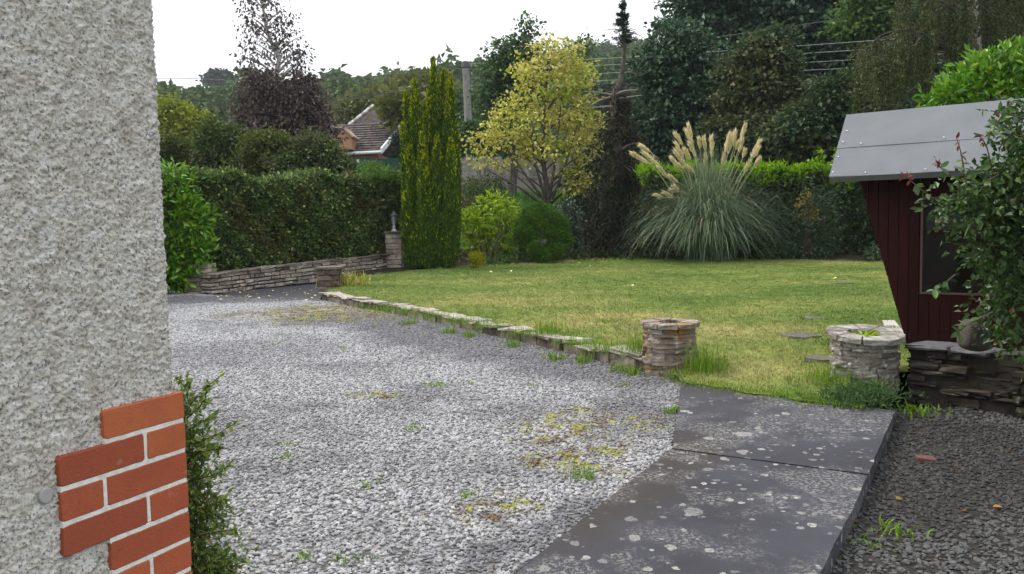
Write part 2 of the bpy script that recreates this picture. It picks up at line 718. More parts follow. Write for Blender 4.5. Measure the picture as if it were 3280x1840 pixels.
# ---- tarmac apron by the gateway
m = M('tarmac', 0.9, 0.2)
m.col(m.ramp(m.noise(30, 5), [(0.3, (0.035, 0.035, 0.04)), (0.7, (0.075, 0.073, 0.078))]))
m.bump(m.noise(160, 3), 0.4, 0.005)
tar = [gp(760, 952, 0.012), gp(880, 958, 0.012), gp(1024, 964, 0.012), gp(1034, 940, 0.012), gp(1060, 905, 0.012), gp(960, 915, 0.012), gp(840, 926, 0.012), gp(700, 938, 0.012)]
mk('tarmac_drive', ngon(tar), m.mat, kind='structure')

# ---- lawn
lawn_f = [(2150, 1180, .09), (2192, 1222, .064), (2500, 1272, .064), (2760, 1306, .07), (2860, 1190, .16), (3300, 1150, .2)]
lawn_b = [(1062, 905, .14), (1110, 895, .14), (1170, 885, .15), (1250, 876, .15), (1330, 866, .16), (1420, 858, .16), (1500, 852, .16), (1600, 846, .16), (1700, 840, .16), (1850, 830, .16), (2050, 828, .16), (2300, 826, .16), (2800, 834, .18), (3600, 850, .22)]
LF = [tuple(p + Vector((.10, .17, .115))) for p in front_wall] + [tuple(gp(*p)) for p in lawn_f]
LF = np.array(LF)
LB = np.array([tuple(gp(*p)) for p in lawn_b])
LF[-1] = (6.2, 6.4, S * 6.4 + 0.2)
nu, nv = 260, 170
tf = np.concatenate([[0], np.cumsum(np.linalg.norm(np.diff(LF, axis=0), axis=1))])
fu = np.linspace(0, 1, nu)
key = np.linspace(0, 1, len(LF))
Fp = np.stack([np.interp(fu, key, LF[:, i]) for i in range(3)], 1)
Bp = np.stack([np.interp(fu, key, LB[:, i]) for i in range(3)], 1)
# ragged edge where the turf creeps over the slab
sel_ = np.clip((fu - key[7]) / .02, 0, 1) * np.clip((key[-3] - fu) / .02, 0, 1)
rg_ = np.random.default_rng(3)
jag = np.interp(np.arange(nu), np.arange(0, nu + 3, 3), rg_.normal(0, .045, len(np.arange(0, nu + 3, 3))))
Fp[:, 1] += sel_ * jag
Fp[:, 0] += sel_ * rg_.normal(0, .01, nu)
tv = np.linspace(0, 1, nv)[:, None, None] ** 1.25
G = Fp[None] * (1 - tv) + Bp[None] * tv
# the lawn lies higher than the slabs: it dips only at its edge
hh = G[..., 2] - S * G[..., 1]
dist = np.linalg.norm(G[..., :2] - Fp[None, :, :2], axis=-1)
hh = hh + (0.15 - hh) * sstep(0.0, 2.2, dist)
G[..., 2] = S * G[..., 1] + hh + 0.012 * fft_noise(nv, nu, 1.0, 2, 8, 4) * sstep(0, .5, dist) + 0.012 * fft_noise(nv, nu, 1.0, 8, 40, 5) * sstep(0, .5, dist)
LAWN_ME = mesh_np('lawn', G.reshape(-1, 3), grid_faces(nv, nu))

def grass_colour(m):
    a = m.noise(0.55, 4, 0.55, stretch=(0.6, 1.3, 1))
    b = m.noise(2.3, 5, 0.65, stretch=(0.4, 1.6, 1))
    t = m.math('ADD', m.math('MULTIPLY', a, 0.70), m.math('MULTIPLY', b, 0.30))
    near = m.blob(0.9, 10.5, 3.6, 3.2, 0.2, 1.6, m.warp(0.5, 2.0))
    t = m.math('ADD', t, m.math('MULTIPLY', near, 0.085))
    return m.ramp(t, [(0.42, GRASS_G[0]), (0.52, GRASS_G[1]), (0.60, GRASS_G[2]), (0.70, GRASS_G[3])])

GRASS_G = [(0.12, 0.19, 0.034), (0.185, 0.245, 0.052), (0.275, 0.29, 0.085), (0.41, 0.36, 0.145)]
m = M('lawn_turf', 0.95, 0.1)
c = grass_colour(m)
c = m.mix(m.ramp(m.noise(30, 5, 0.7), [(0.4, 0.3), (0.6, 0.0)]), c, (0.08, 0.085, 0.025))
m.col(c)
m.bump(m.noise(60, 4, 0.7), 0.8, 0.03)
mk('lawn', LAWN_ME, m.mat, smooth=True, kind='structure')

m = M('grass_blade', 0.6, 0.25)
c = grass_colour(m)
v = m.ramp(m.orand(), [(0.0, 0.75), (0.6, 1.02), (1.0, 1.25)])
c = m.mix(1.0, c, v, 'MULTIPLY')
m.col(c)
GRASS = m.mat

def blades(rng, n, spread, h0, h1, width, lean=0.5, base=(0, 0, 0)):
    P = np.zeros((n, 3))
    P[:, :2] = rng.normal(0, spread, (n, 2))
    P += np.asarray(base, float)
    h = rng.uniform(h0, h1, n)
    dr = rng.normal(size=(n, 3))
    dr[:, 2] = 0
    dr = unit(dr)
    sd = np.stack([-dr[:, 1], dr[:, 0], np.zeros(n)], 1)
    ln = rng.uniform(0.05, lean, n)
    V = np.empty((n, 5, 3))
    up = np.array([0, 0, 1.0])
    mid = P + up * h[:, None] * 0.6 + dr * (h * ln * 0.35)[:, None]
    V[:, 0] = P - sd * width
    V[:, 1] = P + sd * width
    V[:, 2] = mid + sd * width * 0.8
    V[:, 3] = mid - sd * width * 0.8
    V[:, 4] = P + up * (h * (1 - 0.25 * ln))[:, None] + dr * (h * ln)[:, None]
    b = np.arange(n)[:, None] * 5
    Fc = np.stack([b + [[0, 1, 2]], b + [[0, 2, 3]], b + [[3, 2, 4]]], 1).reshape(-1, 3)
    return V.reshape(-1, 3), Fc

tufts = [loose('blades', mesh_np('blades', *blades(np.random.default_rng(20 + i), 16, 0.035, 0.012, 0.034, 0.0019, 1.5)), GRASS) for i in range(5)]
g = scatter('grass', LAWN_ME.copy(), tufts, 380, 0.7, 1.3, 11, tilt=0.15)
props(g, label='short mown grass of the lawn, green with straw patches', cat='grass', kind='stuff')

# ---- bare soil of the border behind the lawn
m = M('soil', 0.95, 0.1)
m.col(m.ramp(m.noise(9, 6, 0.7), [(0.35, (0.018, 0.014, 0.010)), (0.7, (0.05, 0.04, 0.028))]))
m.bump(m.noise(30, 5), 0.8, 0.04)
bed = []
nb = 60
for i in range(nb):
    t = i / (nb - 1)
    p = np.array([np.interp(t, key, LB[:, k]) for k in range(3)])
    bed.append([p + (0, -0.25, -0.012), p + (0, 1.2, 0.04), p + (0, 5.0, 0.10)])
mk('flower_bed', mesh_np('bed', np.array(bed).transpose(1, 0, 2).reshape(-1, 3), grid_faces(3, nb)), m.mat, kind='structure')
SOIL = m.mat

# ---- grass bank behind the border
m = M('bank_grass', 0.9, 0.15)
m.col(m.ramp(m.noise(1.2, 6, 0.65), [(0.35, (0.05, 0.13, 0.02)), (0.65, (0.10, 0.21, 0.035))]))
m.bump(m.noise(25, 5), 0.8, 0.05)
bx, by = np.meshgrid(np.linspace(-5, 4.6, 60), np.linspace(26.3, 38.5, 60))
BANK = mesh_np('bank', np.stack([bx, by, T(bx, by) + 0.03], -1).reshape(-1, 3), grid_faces(60, 60))
mk('grass_bank', BANK, m.mat, smooth=True, kind='structure')
m2 = M('bank_blade', 0.6, 0.25)
c = m2.ramp(m2.noise(0.8, 4), [(0.35, (0.07, 0.18, 0.03)), (0.65, (0.14, 0.27, 0.05))])
m2.col(m2.mix(1.0, c, m2.ramp(m2.orand(), [(0, 0.6), (1, 1.3)]), 'MULTIPLY'))
bt = [loose('blades', mesh_np('blades', *blades(np.random.default_rng(40 + i), 14, 0.07, 0.08, 0.2, 0.006, 0.8)), m2.mat) for i in range(3)]
g = scatter('bank_grass', BANK.copy(), bt, 60, 0.7, 1.3, 12, tilt=0.15)
props(g, label='rough green grass on the bank below the grey board fence', cat='grass', kind='stuff')

# ---- concrete path of two slabs
m = M('slab_concrete', 0.8, 0.3)
c = m.ramp(m.noise(1.7, 5, 0.6), [(0.32, (0.029, 0.028, 0.034)), (0.55, (0.044, 0.044, 0.055)), (0.75, (0.058, 0.058, 0.071))])
c = m.mix(m.ramp(m.noise(70, 4, 0.7), [(0.35, 0.35), (0.6, 0.0)]), c, (0.03, 0.029, 0.031))
# dirt along the gravel side
c = m.mix(m.math('MULTIPLY', m.blob(*b2(2060, 1560, 0.30, 1.25, -0.55), 0.9, m.warp(2, 0.4)), 0.75), c, (0.035, 0.028, 0.022))
c = m.mix(m.math('MULTIPLY', m.blob(*b2(2330, 1262, 1.0, 0.28, -0.15), 0.9, m.warp(2, 0.4)), 0.7), c, (0.038, 0.034, 0.03))
wv = m.n('ShaderNodeVectorMath', operation='ADD')
m.l(m.pos, wv.inputs[0])
m.l(m.warp(16, 0.06), wv.inputs[1])
LIC = (0.25, 0.243, 0.22)
for sc, lo, keep in ((3.0, 0.13, 0.62), (6.5, 0.16, 0.45), (15.0, 0.22, 0.40)):
    vn = m.n('ShaderNodeTexVoronoi', feature='F1')
    vn.inputs['Scale'].default_value = sc
    m.l(wv.outputs[0], vn.inputs['Vector'])
    sep = m.n('ShaderNodeSeparateColor')
    m.l(vn.outputs['Color'], sep.inputs[0])
    # each patch its own radius; some cells have none
    rr = m.math('MULTIPLY', m.math('SUBTRACT', sep.outputs[0], keep), lo / (1 - keep) * 1.6)
    f = m.math('GREATER_THAN', m.math('SUBTRACT', rr, vn.outputs['Distance']), 0.0)
    f = m.math('MULTIPLY', f, m.ramp(m.noise(60, 3, 0.7), [(0.36, 0.25), (0.55, 0.95)]))
    c = m.mix(f, c, m.ramp(sep.outputs[1], [(0.2, (0.17, 0.17, 0.165)), (0.6, LIC), (1.0, (0.36, 0.35, 0.325))]))
scum = m.math('MULTIPLY', m.ramp(m.noise(2.2, 4, 0.6), [(0.46, 0.0), (0.58, 1.0)]), m.ramp(m.noise(48, 4, 0.75), [(0.50, 0.0), (0.56, 0.8)]))
c = m.mix(scum, c, (0.21, 0.205, 0.19))
m.col(c)
m.bump(m.noise(90, 4, 0.7), 0.35, 0.006)
SLABM = m.mat
HS = 0.055
up_ = [gp(2184, 1214, HS), gp(2330, 1233, HS), gp(2520, 1262, HS), gp(2700, 1286, HS), gp(2866, 1318, HS), gp(2782, 1519, HS), gp(2470, 1478, HS), gp(2154, 1436, HS)]
lo_ = [gp(2152, 1440, HS), gp(2470, 1482, HS), gp(2780, 1523, HS), gp(2630, 1838, HS)]
e1 = (lo_[3] - lo_[2])
lo_.append(lo_[3] + e1 * 0.75)
e2 = gp(1640, 1842, HS) - gp(2120, 1462, HS)
lo_ += [gp(1640, 1842, HS) + e2 * 0.75, gp(1640, 1842, HS), gp(2120, 1462, HS)]
path = empty('garden_path', gp(2400, 1500))
path['kind'] = 'structure'
rng = np.random.default_rng(2)
for poly in (up_, lo_):
    P2 = []
    for i in range(len(poly)):
        a, b = poly[i], poly[(i + 1) % len(poly)]
        k = max(1, int((b - a).length / 0.12))
        for j in range(k):
            q = a.lerp(b, j / k)
            P2.append(q + Vector((rng.normal(0, .0028), rng.normal(0, .0028), 0)))
    mk('slab', prism([(p.x, p.y) for p in P2], [p.z for p in P2], [p.z - 0.17 for p in P2]), SLABM, path)

# ---- dark gravel bed to the right of the path
RB = -0.05
bedp = [gp(2860, 1312, RB), lo_[3] + Vector((-.25, -.1, -HS + RB)), lo_[3] + e1 * 1.2 + Vector((-.2, 0, -HS + RB)), Vector((6, 0, RB)), Vector((7.5, 7.0, 7.0 * S + RB)), gp(3000, 1310, RB)]
DSTONES = stones_material('dark_gravel_stones', (0.30, 0.28, 0.27), [b2(2950, 1480, 1.3, 1.2), b2(3150, 1420, 1.0, 0.8)], None, light=(0.092, 0.092, 0.09))
m = M('dark_gravel_sheet', 0.95, 0.1)
m.col(m.ramp(m.noise(25, 5, 0.7), [(0.35, (0.018, 0.016, 0.014)), (0.65, (0.05, 0.046, 0.042))]))
m.bump(m.voro(40), 0.7, 0.01)
mk('side_gravel_bed', ngon(bedp), m.mat, kind='structure')
peb2 = [loose('pebble', pebble(30 + i, 0.55), DSTONES) for i in range(6)]
g = scatter('dark_gravel', inset_copy(bedp, 0.004), peb2, 1300, 0.008, 0.021, 8, tilt=0.6)
props(g, label='dark dirty gravel right of the concrete path', cat='gravel', kind='stuff')

# ================================================================== HOUSE CORNER
C0 = at(558, 1260, 2.0)
WD = Vector((math.sin(rad(25)), math.cos(rad(25)), 0))        # along the wall, away from the camera
WN = Vector((math.cos(rad(25)), -math.sin(rad(25)), 0))       # out of the visible wall
C = Vector((C0.x, C0.y, 0))
UPV = Vector((0, 0, 1))
house = empty('house', C, 'grey roughcast house corner with red brick quoins at the left edge', 'house')

m = M('roughcast', 0.92, 0.15)
c = m.ramp(m.noise(26, 5, 0.6), [(0.3, (0.45, 0.41, 0.355)), (0.5, (0.62, 0.58, 0.52)), (0.68, (0.72, 0.69, 0.635))])
c = m.mix(m.ramp(m.voro(62, out='Color'), [(0.60, 0.0), (0.9, 0.6)]), c, (0.74, 0.73, 0.72))
c = m.mix(m.ramp(m.noise(6, 4), [(0.55, 0.0), (0.72, 0.30)]), c, (0.36, 0.31, 0.25))
c = m.mix(m.ramp(m.noise(150, 3, 0.6), [(0.37, 0.85), (0.46, 0.0)]), c, (0.17, 0.155, 0.14))
m.col(c)
m.bump(m.noise(210, 4, 0.65), 0.9, 0.004)
ROUGH = m.mat
dx = 0.0037
us = np.arange(-0.16, 0.80, dx)
zs = np.arange(0.55, 2.75, dx)
nx, nz = len(us), len(zs)
H = np.clip(0.5 + 0.55 * fft_noise(nz, nx, dx, 0.0034, 0.010, 7), -0.15, 1.6) * 0.0034 + 0.0014 * fft_noise(nz, nx, dx, 0.02, 0.09, 8)
base = np.where(us[:, None] >= 0, np.array(tuple(C)) - us[:, None] * np.array(tuple(WD)), np.array(tuple(C)) + (us[:, None]) * np.array(tuple(WN)))
k = np.clip(us / 0.02 * 0.5 + 0.5, 0, 1)[:, None]
nrm = unit(np.array(tuple(WN)) * k + np.array(tuple(WD)) * (1 - k))
edge = 0.006 * np.exp(-(us / 0.012) ** 2)
P = base[None] + nrm[None] * (H - edge[None])[..., None]
P[..., 2] = zs[:, None]
wall_patch = mk('rendered_wall', mesh_np('roughcast', P.reshape(-1, 3), grid_faces(nz, nx)), ROUGH, house, smooth=True)
# the rest of the house: body and roof
ins = 0.012
bo = C - WN * ins - WD * ins
mk('wall', mesh_np('house_body', *obox(bo, -WD, -WN, UPV, 0, 7.5, 0, 6.5, -0.3, 5.2)), ROUGH, house)
ax, ay = -WD, -WN
ro = bo - UPV * 0
def hp(a, b, z):
    return np.array(tuple(bo + ax * a + ay * b + UPV * z))
rv = [hp(-.3, -.4, 5.2), hp(7.8, -.4, 5.2), hp(7.8, 6.9, 5.2), hp(-.3, 6.9, 5.2), hp(-.3, 3.25, 7.6), hp(7.8, 3.25, 7.6)]
me = bpy.data.meshes.new('house_roof')
me.from_pydata([tuple(v) for v in rv], [], [(0, 1, 5, 4), (2, 3, 4, 5), (0, 4, 3), (1, 2, 5), (0, 3, 2, 1)])
mk('roof', me, plain('roof_tiles', (0.09, 0.07, 0.065), 0.8), house)

# brick quoins
m = M('quoin_brick', 0.75, 0.25)
c = m.ramp(m.orand(), [(0.0, (0.32, 0.074, 0.036)), (0.5, (0.42, 0.10, 0.044)), (1.0, (0.47, 0.13, 0.05))])
c = m.mix(m.ramp(m.noise(9, 4, 0.6), [(0.45, 0.0), (0.75, 0.35)]), c, (0.24, 0.06, 0.035))
c = m.mix(m.ramp(m.noise(420, 2, 0.5), [(0.66, 0.0), (0.72, 0.6)]), c, (0.50, 0.26, 0.16))
c = m.mix(m.ramp(m.noise(45, 5, 0.7), [(0.58, 0.0), (0.75, 0.5)]), c, (0.17, 0.05, 0.035))
c = m.mix(m.ramp(m.noise(28, 4, 0.7), [(0.64, 0.0), (0.72, 0.35)]), c, (0.46, 0.30, 0.24))
m.col(c)
m.bump(m.noise(160, 5, 0.75), 0.6, 0.004)
QB = m.mat
m = M('white_mortar', 0.9, 0.1)
m.col(m.ramp(m.noise(60, 4), [(0.3, (0.60, 0.58, 0.53)), (0.6, (0.78, 0.77, 0.73))]))
m.bump(m.noise(120, 4, 0.7), 0.7, 0.004)
MORT = m.mat
zt = at(571, 1257, 2.0).z
rng = np.random.default_rng(31)

def wall_pt(u, z, off):
    return C - WD * u + WN * off + UPV * z

def outline(u0, u1, z0, z1, jit, step=0.014, r=0.005):
    pts = []
    cor = [(u0, z0), (u1, z0), (u1, z1), (u0, z1)]
    for i in range(4):
        a, b = np.array(cor[i]), np.array(cor[(i + 1) % 4])
        ln = np.linalg.norm(b - a)
        t0 = r / ln
        k = max(2, int(ln / step))
        for t in np.linspace(t0, 1 - t0, k):
            pts.append(a + (b - a) * t + rng.normal(0, jit, 2))
    return pts

def wall_prism(pts, o0, o1, bevel):
    bm = bmesh.new()
    t = [bm.verts.new(wall_pt(u, z, o1)) for u, z in pts]
    b = [bm.verts.new(wall_pt(u, z, o0)) for u, z in pts]
    ft = bm.faces.new(t)
    bm.faces.new(b[::-1])
    for i in range(len(t)):
        j = (i + 1) % len(t)
        bm.faces.new((t[i], b[i], b[j], t[j]))
    bmesh.ops.recalc_face_normals(bm, faces=bm.faces[:])
    if bevel:
        bmesh.ops.inset_region(bm, faces=[ft], thickness=bevel, depth=bevel * 0.8)
    me = bpy.data.meshes.new('brick')
    bm.to_mesh(me)
    bm.free()
    return me

E0 = -0.016
rows = []
for k in range(9):
    wide = k in (1, 2, 3, 7, 8)
    if k % 2 == 0:
        r = [(E0, 0.211)] + ([(0.221, 0.323)] if wide else [])
    else:
        r = [(E0, 0.098)] + ([(0.108, 0.323)] if wide else [(0.108, 0.211)])
    rows.append(r)
for k, r in enumerate(rows):
    z1 = zt - 0.075 * k
    z0 = z1 - 0.065
    for (u0, u1) in r:
        mk('brick', wall_prism(outline(u0, u1, z0, z1, 0.0005, step=0.022), -0.10, 0.0125, 0.002), QB, house)
    if k < len(rows) - 1:
        ue = min(r[-1][1], rows[k + 1][-1][1])
        mk('mortar', wall_prism(outline(E0 + 0.002, ue - 0.001, z0 - 0.0115, z0 + 0.0015, 0.0006, r=0.001), -0.08, 0.0118, 0.001), MORT, house)
    for (a, b) in zip(r[:-1], r[1:]):
        mk('mortar', wall_prism(outline(a[1] - 0.001, b[0] + 0.001, z0 + 0.002, z1 - 0.001, 0.0005, r=0.001), -0.08, 0.0112, 0.001), MORT, house)
# smooth filled patch in the render, left of the bricks
pu, pz = 0.352, zt - 0.148
th = np.linspace(0, 2 * math.pi, 20, endpoint=False)
mk('filled_hole', wall_prism([(pu + 0.015 * math.cos(t), pz + 0.017 * math.sin(t)) for t in th], -0.02, 0.0085, 0.002), plain('filler', (0.36, 0.35, 0.33), 0.9, var=.08, scale=60), house)
# ================================================================== STONEWORK
ST_BACK = stonemat('stone_back_wall', [(0.17, 0.145, 0.12), (0.29, 0.245, 0.20), (0.38, 0.33, 0.27), (0.22, 0.20, 0.185), (0.44, 0.38, 0.31)], lichen=(0.40, 0.38, 0.33), lamt=0.62, scale=0.8)
ST_FRONT = stonemat('stone_low_wall', [(0.10, 0.08, 0.065), (0.17, 0.14, 0.115), (0.24, 0.21, 0.18), (0.13, 0.11, 0.09)], lichen=(0.33, 0.31, 0.26), lamt=0.64, moss=(0.06, 0.07, 0.03), mamt=0.60)
ST_CAP = stonemat('stone_cap', [(0.24, 0.22, 0.19), (0.34, 0.31, 0.27), (0.28, 0.25, 0.21)], lichen=(0.44, 0.43, 0.39), lamt=0.58, moss=(0.12, 0.10, 0.05), mamt=0.62)
ST_PL = stonemat('stone_left_planter', [(0.16, 0.135, 0.11), (0.24, 0.21, 0.18), (0.20, 0.17, 0.15)], lichen=(0.46, 0.45, 0.41), lamt=0.62, moss=(0.26, 0.13, 0.022), mamt=0.575)
ST_PR = stonemat('stone_right_planter', [(0.17, 0.155, 0.135), (0.26, 0.245, 0.22), (0.21, 0.19, 0.165)], lichen=(0.44, 0.44, 0.42), lamt=0.58)
ST_DARK = stonemat('stone_retaining', [(0.022, 0.019, 0.017), (0.045, 0.04, 0.035), (0.075, 0.068, 0.06), (0.03, 0.027, 0.024), (0.06, 0.05, 0.04)], lichen=(0.20, 0.20, 0.185), lamt=0.67, moss=(0.035, 0.04, 0.015), mamt=0.58)
CORE = plain('wall_core', (0.045, 0.038, 0.032), 0.95, var=0.3, scale=20, bump=0.5)


def stone(parent, mat, rng, f, jit=0.10, rnd=0.02, name='stone'):
    """f maps (n,3) lattice coordinates 0..1 to the world"""
    V = f(stone_unit(rng, jit, rnd))
    return mk(name, mesh_np('stone', V, _LF), mat, parent)


def stone_wall(parent, p0, p1, h0, h1, thick, rng, courses, lens, mat, core=True, gap=0.012, face=0.035, ends=True, wob=0.15):
    """courses of stones from p0 to p1 (world points on the ground); h0,h1 heights at the two ends"""
    p0, p1 = Vector(p0), Vector(p1)
    d = Vector((p1.x - p0.x, p1.y - p0.y, 0))
    ln = d.length
    d /= ln
    n = Vector((d.y, -d.x, 0))
    if n.dot(-p0) < 0:
        n = -n
    D, N_ = np.array(tuple(d)), np.array(tuple(n))
    P0 = np.array(tuple(p0))
    zb = lambda u: p0.z + (p1.z - p0.z) * u / ln
    hh = lambda u: h0 + (h1 - h0) * u / ln
    ed = np.cumsum([0] + [rng.uniform(1 - wob * 2, 1 + wob * 2) for _ in range(courses)])
    ed = ed / ed[-1]
    for ci in range(courses):
        u = -rng.uniform(0, lens[1]) * 0.4
        while u < ln:
            l = rng.uniform(*lens)
            if rng.random() < 0.25:
                l *= 0.55
            a, b = max(u, 0), min(u + l, ln)
            u += l
            if b - a < 0.05:
                continue
            v0, v1 = ed[ci], ed[ci + 1]
            v0 += rng.normal(0, 0.012)
            v1 += rng.normal(0, 0.012)
            pr = rng.uniform(-face, face * 0.6)
            def f(Q, a=a, b=b, v0=v0, v1=v1, pr=pr):
                uu = a + gap * 0.5 + Q[:, 0] * (b - a - gap)
                base = P0 + D * uu[:, None]
                z = zb(uu) + hh(uu) * (v0 + Q[:, 2] * (v1 - v0)) + (Q[:, 2] - 0.5) * -gap
                dep = -thick + Q[:, 1] * (thick + pr)
                out = base + N_ * dep[:, None]
                out[:, 2] = z
                return out
            stone(parent, mat, rng, f)
    if core:
        a = [P0 + D * 0.02 - N_ * thick * 0.9, P0 + D * (ln - 0.02) - N_ * thick * 0.9, P0 + D * (ln - 0.02) - N_ * 0.045, P0 + D * 0.02 - N_ * 0.045]
        c8 = []
        for top in (0, 1):
            for q, uu in zip(a, (0.02, ln - 0.02, ln - 0.02, 0.02)):
                c8.append((q[0], q[1], zb(uu) - 0.1 if not top else zb(uu) + hh(uu) - 0.02))
        mk('core', mesh_np('core', *box8(c8)), CORE, parent)
    return d, n, ln


def cap_stones(parent, p0, p1, h0, h1, wid, rng, lens, th, mat, name='cap_stone', lap=0.03):
    """irregular flat slabs along a wall top"""
    p0, p1 = Vector(p0), Vector(p1)
    d = Vector((p1.x - p0.x, p1.y - p0.y, 0))
    ln = d.length
    d /= ln
    n = Vector((d.y, -d.x, 0))
    if n.dot(-p0) < 0:
        n = -n
    u = 0.0
    while u < ln:
        l = min(rng.uniform(*lens), ln - u)
        if l < 0.06:
            break
        t = rng.uniform(*th)
        o0, o1 = -wid + rng.uniform(-.03, .05), lap + rng.uniform(-0.03, 0.03)
        dz = rng.uniform(-0.008, 0.012)
        tl = rng.normal(0, 0.02)
        def f(Q, u=u, l=l, t=t, o0=o0, o1=o1, dz=dz, tl=tl):
            uu = u + 0.004 + Q[:, 0] * (l - 0.008)
            oo = o0 + Q[:, 1] * (o1 - o0)
            P = np.array(tuple(p0)) + np.array(tuple(d)) * uu[:, None] + np.array(tuple(n)) * oo[:, None]
            P[:, 2] = p0.z + (p1.z - p0.z) * uu / ln + h0 + (h1 - h0) * uu / ln + dz + Q[:, 2] * t + tl * (Q[:, 0] - .5)
            return P
        stone(parent, mat, rng, f, jit=0.13, rnd=0.04, name=name)
        u += l


# ---- low wall along the lawn edge
rng = np.random.default_rng(5)
lw = empty('low_stone_wall', front_wall[0], 'long low stone kerb wall with flat cap stones between lawn and gravel', 'wall')
for a, b in zip(front_wall[:-1], front_wall[1:]):
    stone_wall(lw, a - UPV * 0.03, b - UPV * 0.03, 0.15, 0.15, 0.2, rng, 1, (0.28, 0.6), ST_FRONT, face=0.02)
    cap_stones(lw, a, b, 0.118, 0.118, 0.22, rng, (0.14, 0.46), (0.022, 0.05), ST_CAP)

# ---- round planters
def planter(name, base, r, h, courses, nst, mat, capmat, rng, label, ncap, rim, capth, cap_in, lean=0.0, oval=1.0, rot=0.0, tip=0.0):
    e = empty(name, base, label, 'planter')
    B = np.array(tuple(base))
    ed = np.cumsum([0] + [rng.uniform(0.75, 1.25) for _ in range(courses)])
    ed = ed / ed[-1] * h - 0.02
    cr_, sr_ = math.cos(rot), math.sin(rot)
    def place(th, rr, z):
        x, y = rr * np.cos(th) * oval, rr * np.sin(th)
        return np.stack([B[0] + x * cr_ - y * sr_ + lean * z, B[1] + x * sr_ + y * cr_, B[2] + z + tip * (x * sr_ + y * cr_) * np.clip(z / h, 0, 1)], -1)
    for ci in range(courses):
        th = rng.uniform(0, 6.28)
        end = th + 2 * math.pi
        while th < end - 0.02:
            dt = min(2 * math.pi / nst * rng.uniform(0.6, 1.5), end - th)
            if end - th - dt < 0.12:
                dt = end - th
            pr = rng.uniform(-0.022, 0.014)
            def f(Q, th=th, dt=dt, pr=pr, ci=ci):
                t = th + 0.006 + Q[:, 0] * (dt - 0.012)
                rr = r - 0.13 + Q[:, 1] * (0.13 + pr)
                return place(t, rr, ed[ci] + 0.001 + Q[:, 2] * (ed[ci + 1] - ed[ci] - 0.003))
            stone(e, mat, rng, f, jit=0.13, rnd=0.015)
            th += dt
    th = rng.uniform(0, 6.28)
    for k in range(ncap):
        dt = 2 * math.pi / ncap
        z0 = h - 0.018 + rng.uniform(0, 0.012)
        ro = r + rim + rng.uniform(-0.012, 0.015)
        def f(Q, th=th, ro=ro, z0=z0, dt=dt):
            t = th + 0.02 + Q[:, 0] * (dt - 0.04)
            rr = cap_in + Q[:, 1] * (ro - cap_in)
            return place(t, rr, z0 + Q[:, 2] * capth)
        stone(e, capmat, rng, f, jit=0.08, rnd=0.03, name='cap_stone')
        th += dt
    ang = np.linspace(0, 2 * math.pi, 24, endpoint=False)
    poly = place(ang, np.full(24, r - 0.06), np.zeros(24))
    mk('soil', prism([(p[0], p[1]) for p in poly], B[2] + h - 0.055, B[2] - 0.1), SOIL, e)
    return e

pb = gp(2146, 1196)
k_ = pb.y / F
planter('round_stone_planter', pb - UPV * 0.02, 86 * k_, 165 * k_, 10, 10, ST_PL, ST_PL, np.random.default_rng(8),
        'round stone planter with orange lichen at the right end of the low wall', 9, 0.03, 0.045, 0.12)
PLB = pb
pr_ = gp(2768, 1228, 0.05)
kr = pr_.y / F
plr = planter('round_stone_planter', pr_ - UPV * 0.03, 92 * kr, 166 * kr, 10, 9, ST_PR, ST_PR, np.random.default_rng(9),
              'round grey stone planter with pale slab rim and a small green plant, beside the shed', 9, 0.045, 0.045, 0.13, oval=1.10, rot=-0.3, tip=0.13)
PRB = pr_
PRTOP = 166 * kr + 0.02

# ---- retaining wall from the right planter towards the house
rng = np.random.default_rng(12)
rw0 = Vector((pr_.x + 0.30, pr_.y - 0.16, S * pr_.y - 0.10))
rw1 = gp(3420, 1392, -0.1)
rwall = empty('retaining_wall', rw0, 'dark dry stone retaining wall in front of the shed', 'wall')
rh0, rh1 = at(2905, 1095, rw0.y).z - rw0.z - 0.02, 0.60
stone_wall(rwall, rw0, rw1, rh0 - 0.03, rh1, 0.34, rng, 9, (0.10, 0.36), ST_DARK, face=0.06, gap=0.02, wob=0.22)
cap_stones(rwall, rw0 + Vector((0, 0, 0)), rw0.lerp(rw1, 0.55), rh0 - 0.035, rh0 - 0.02, 0.34, rng, (0.35, 0.6), (0.03, 0.045), plain('slate_cap', (0.085, 0.082, 0.085), 0.75, var=0.35, scale=14, bump=0.5))
# the rough boulder standing on the wall
bq = at(3118, 1118, 6.6)
def fb(Q):
    u = Q - 0.5
    P = np.stack([bq.x + u[:, 0] * 0.25 * (1.0 - 0.25 * Q[:, 2]), bq.y + u[:, 1] * 0.24, bq.z + (Q[:, 2]) * 0.25 - 0.02 + u[:, 0] * -0.10 * Q[:, 2]], 1)
    return P
b_me = mesh_np('boulder', fb(stone_unit(np.random.default_rng(4), 0.12, 0.16)), _LF)
bo_ = mk('boulder', b_me, ST_DARK, None, label='rough dark boulder standing on top of the retaining wall', cat='boulder')
sub = bo_.modifiers.new('round', 'SUBSURF'); sub.levels = 1; sub.render_levels = 2; sub.subdivision_type = 'CATMULL_CLARK'

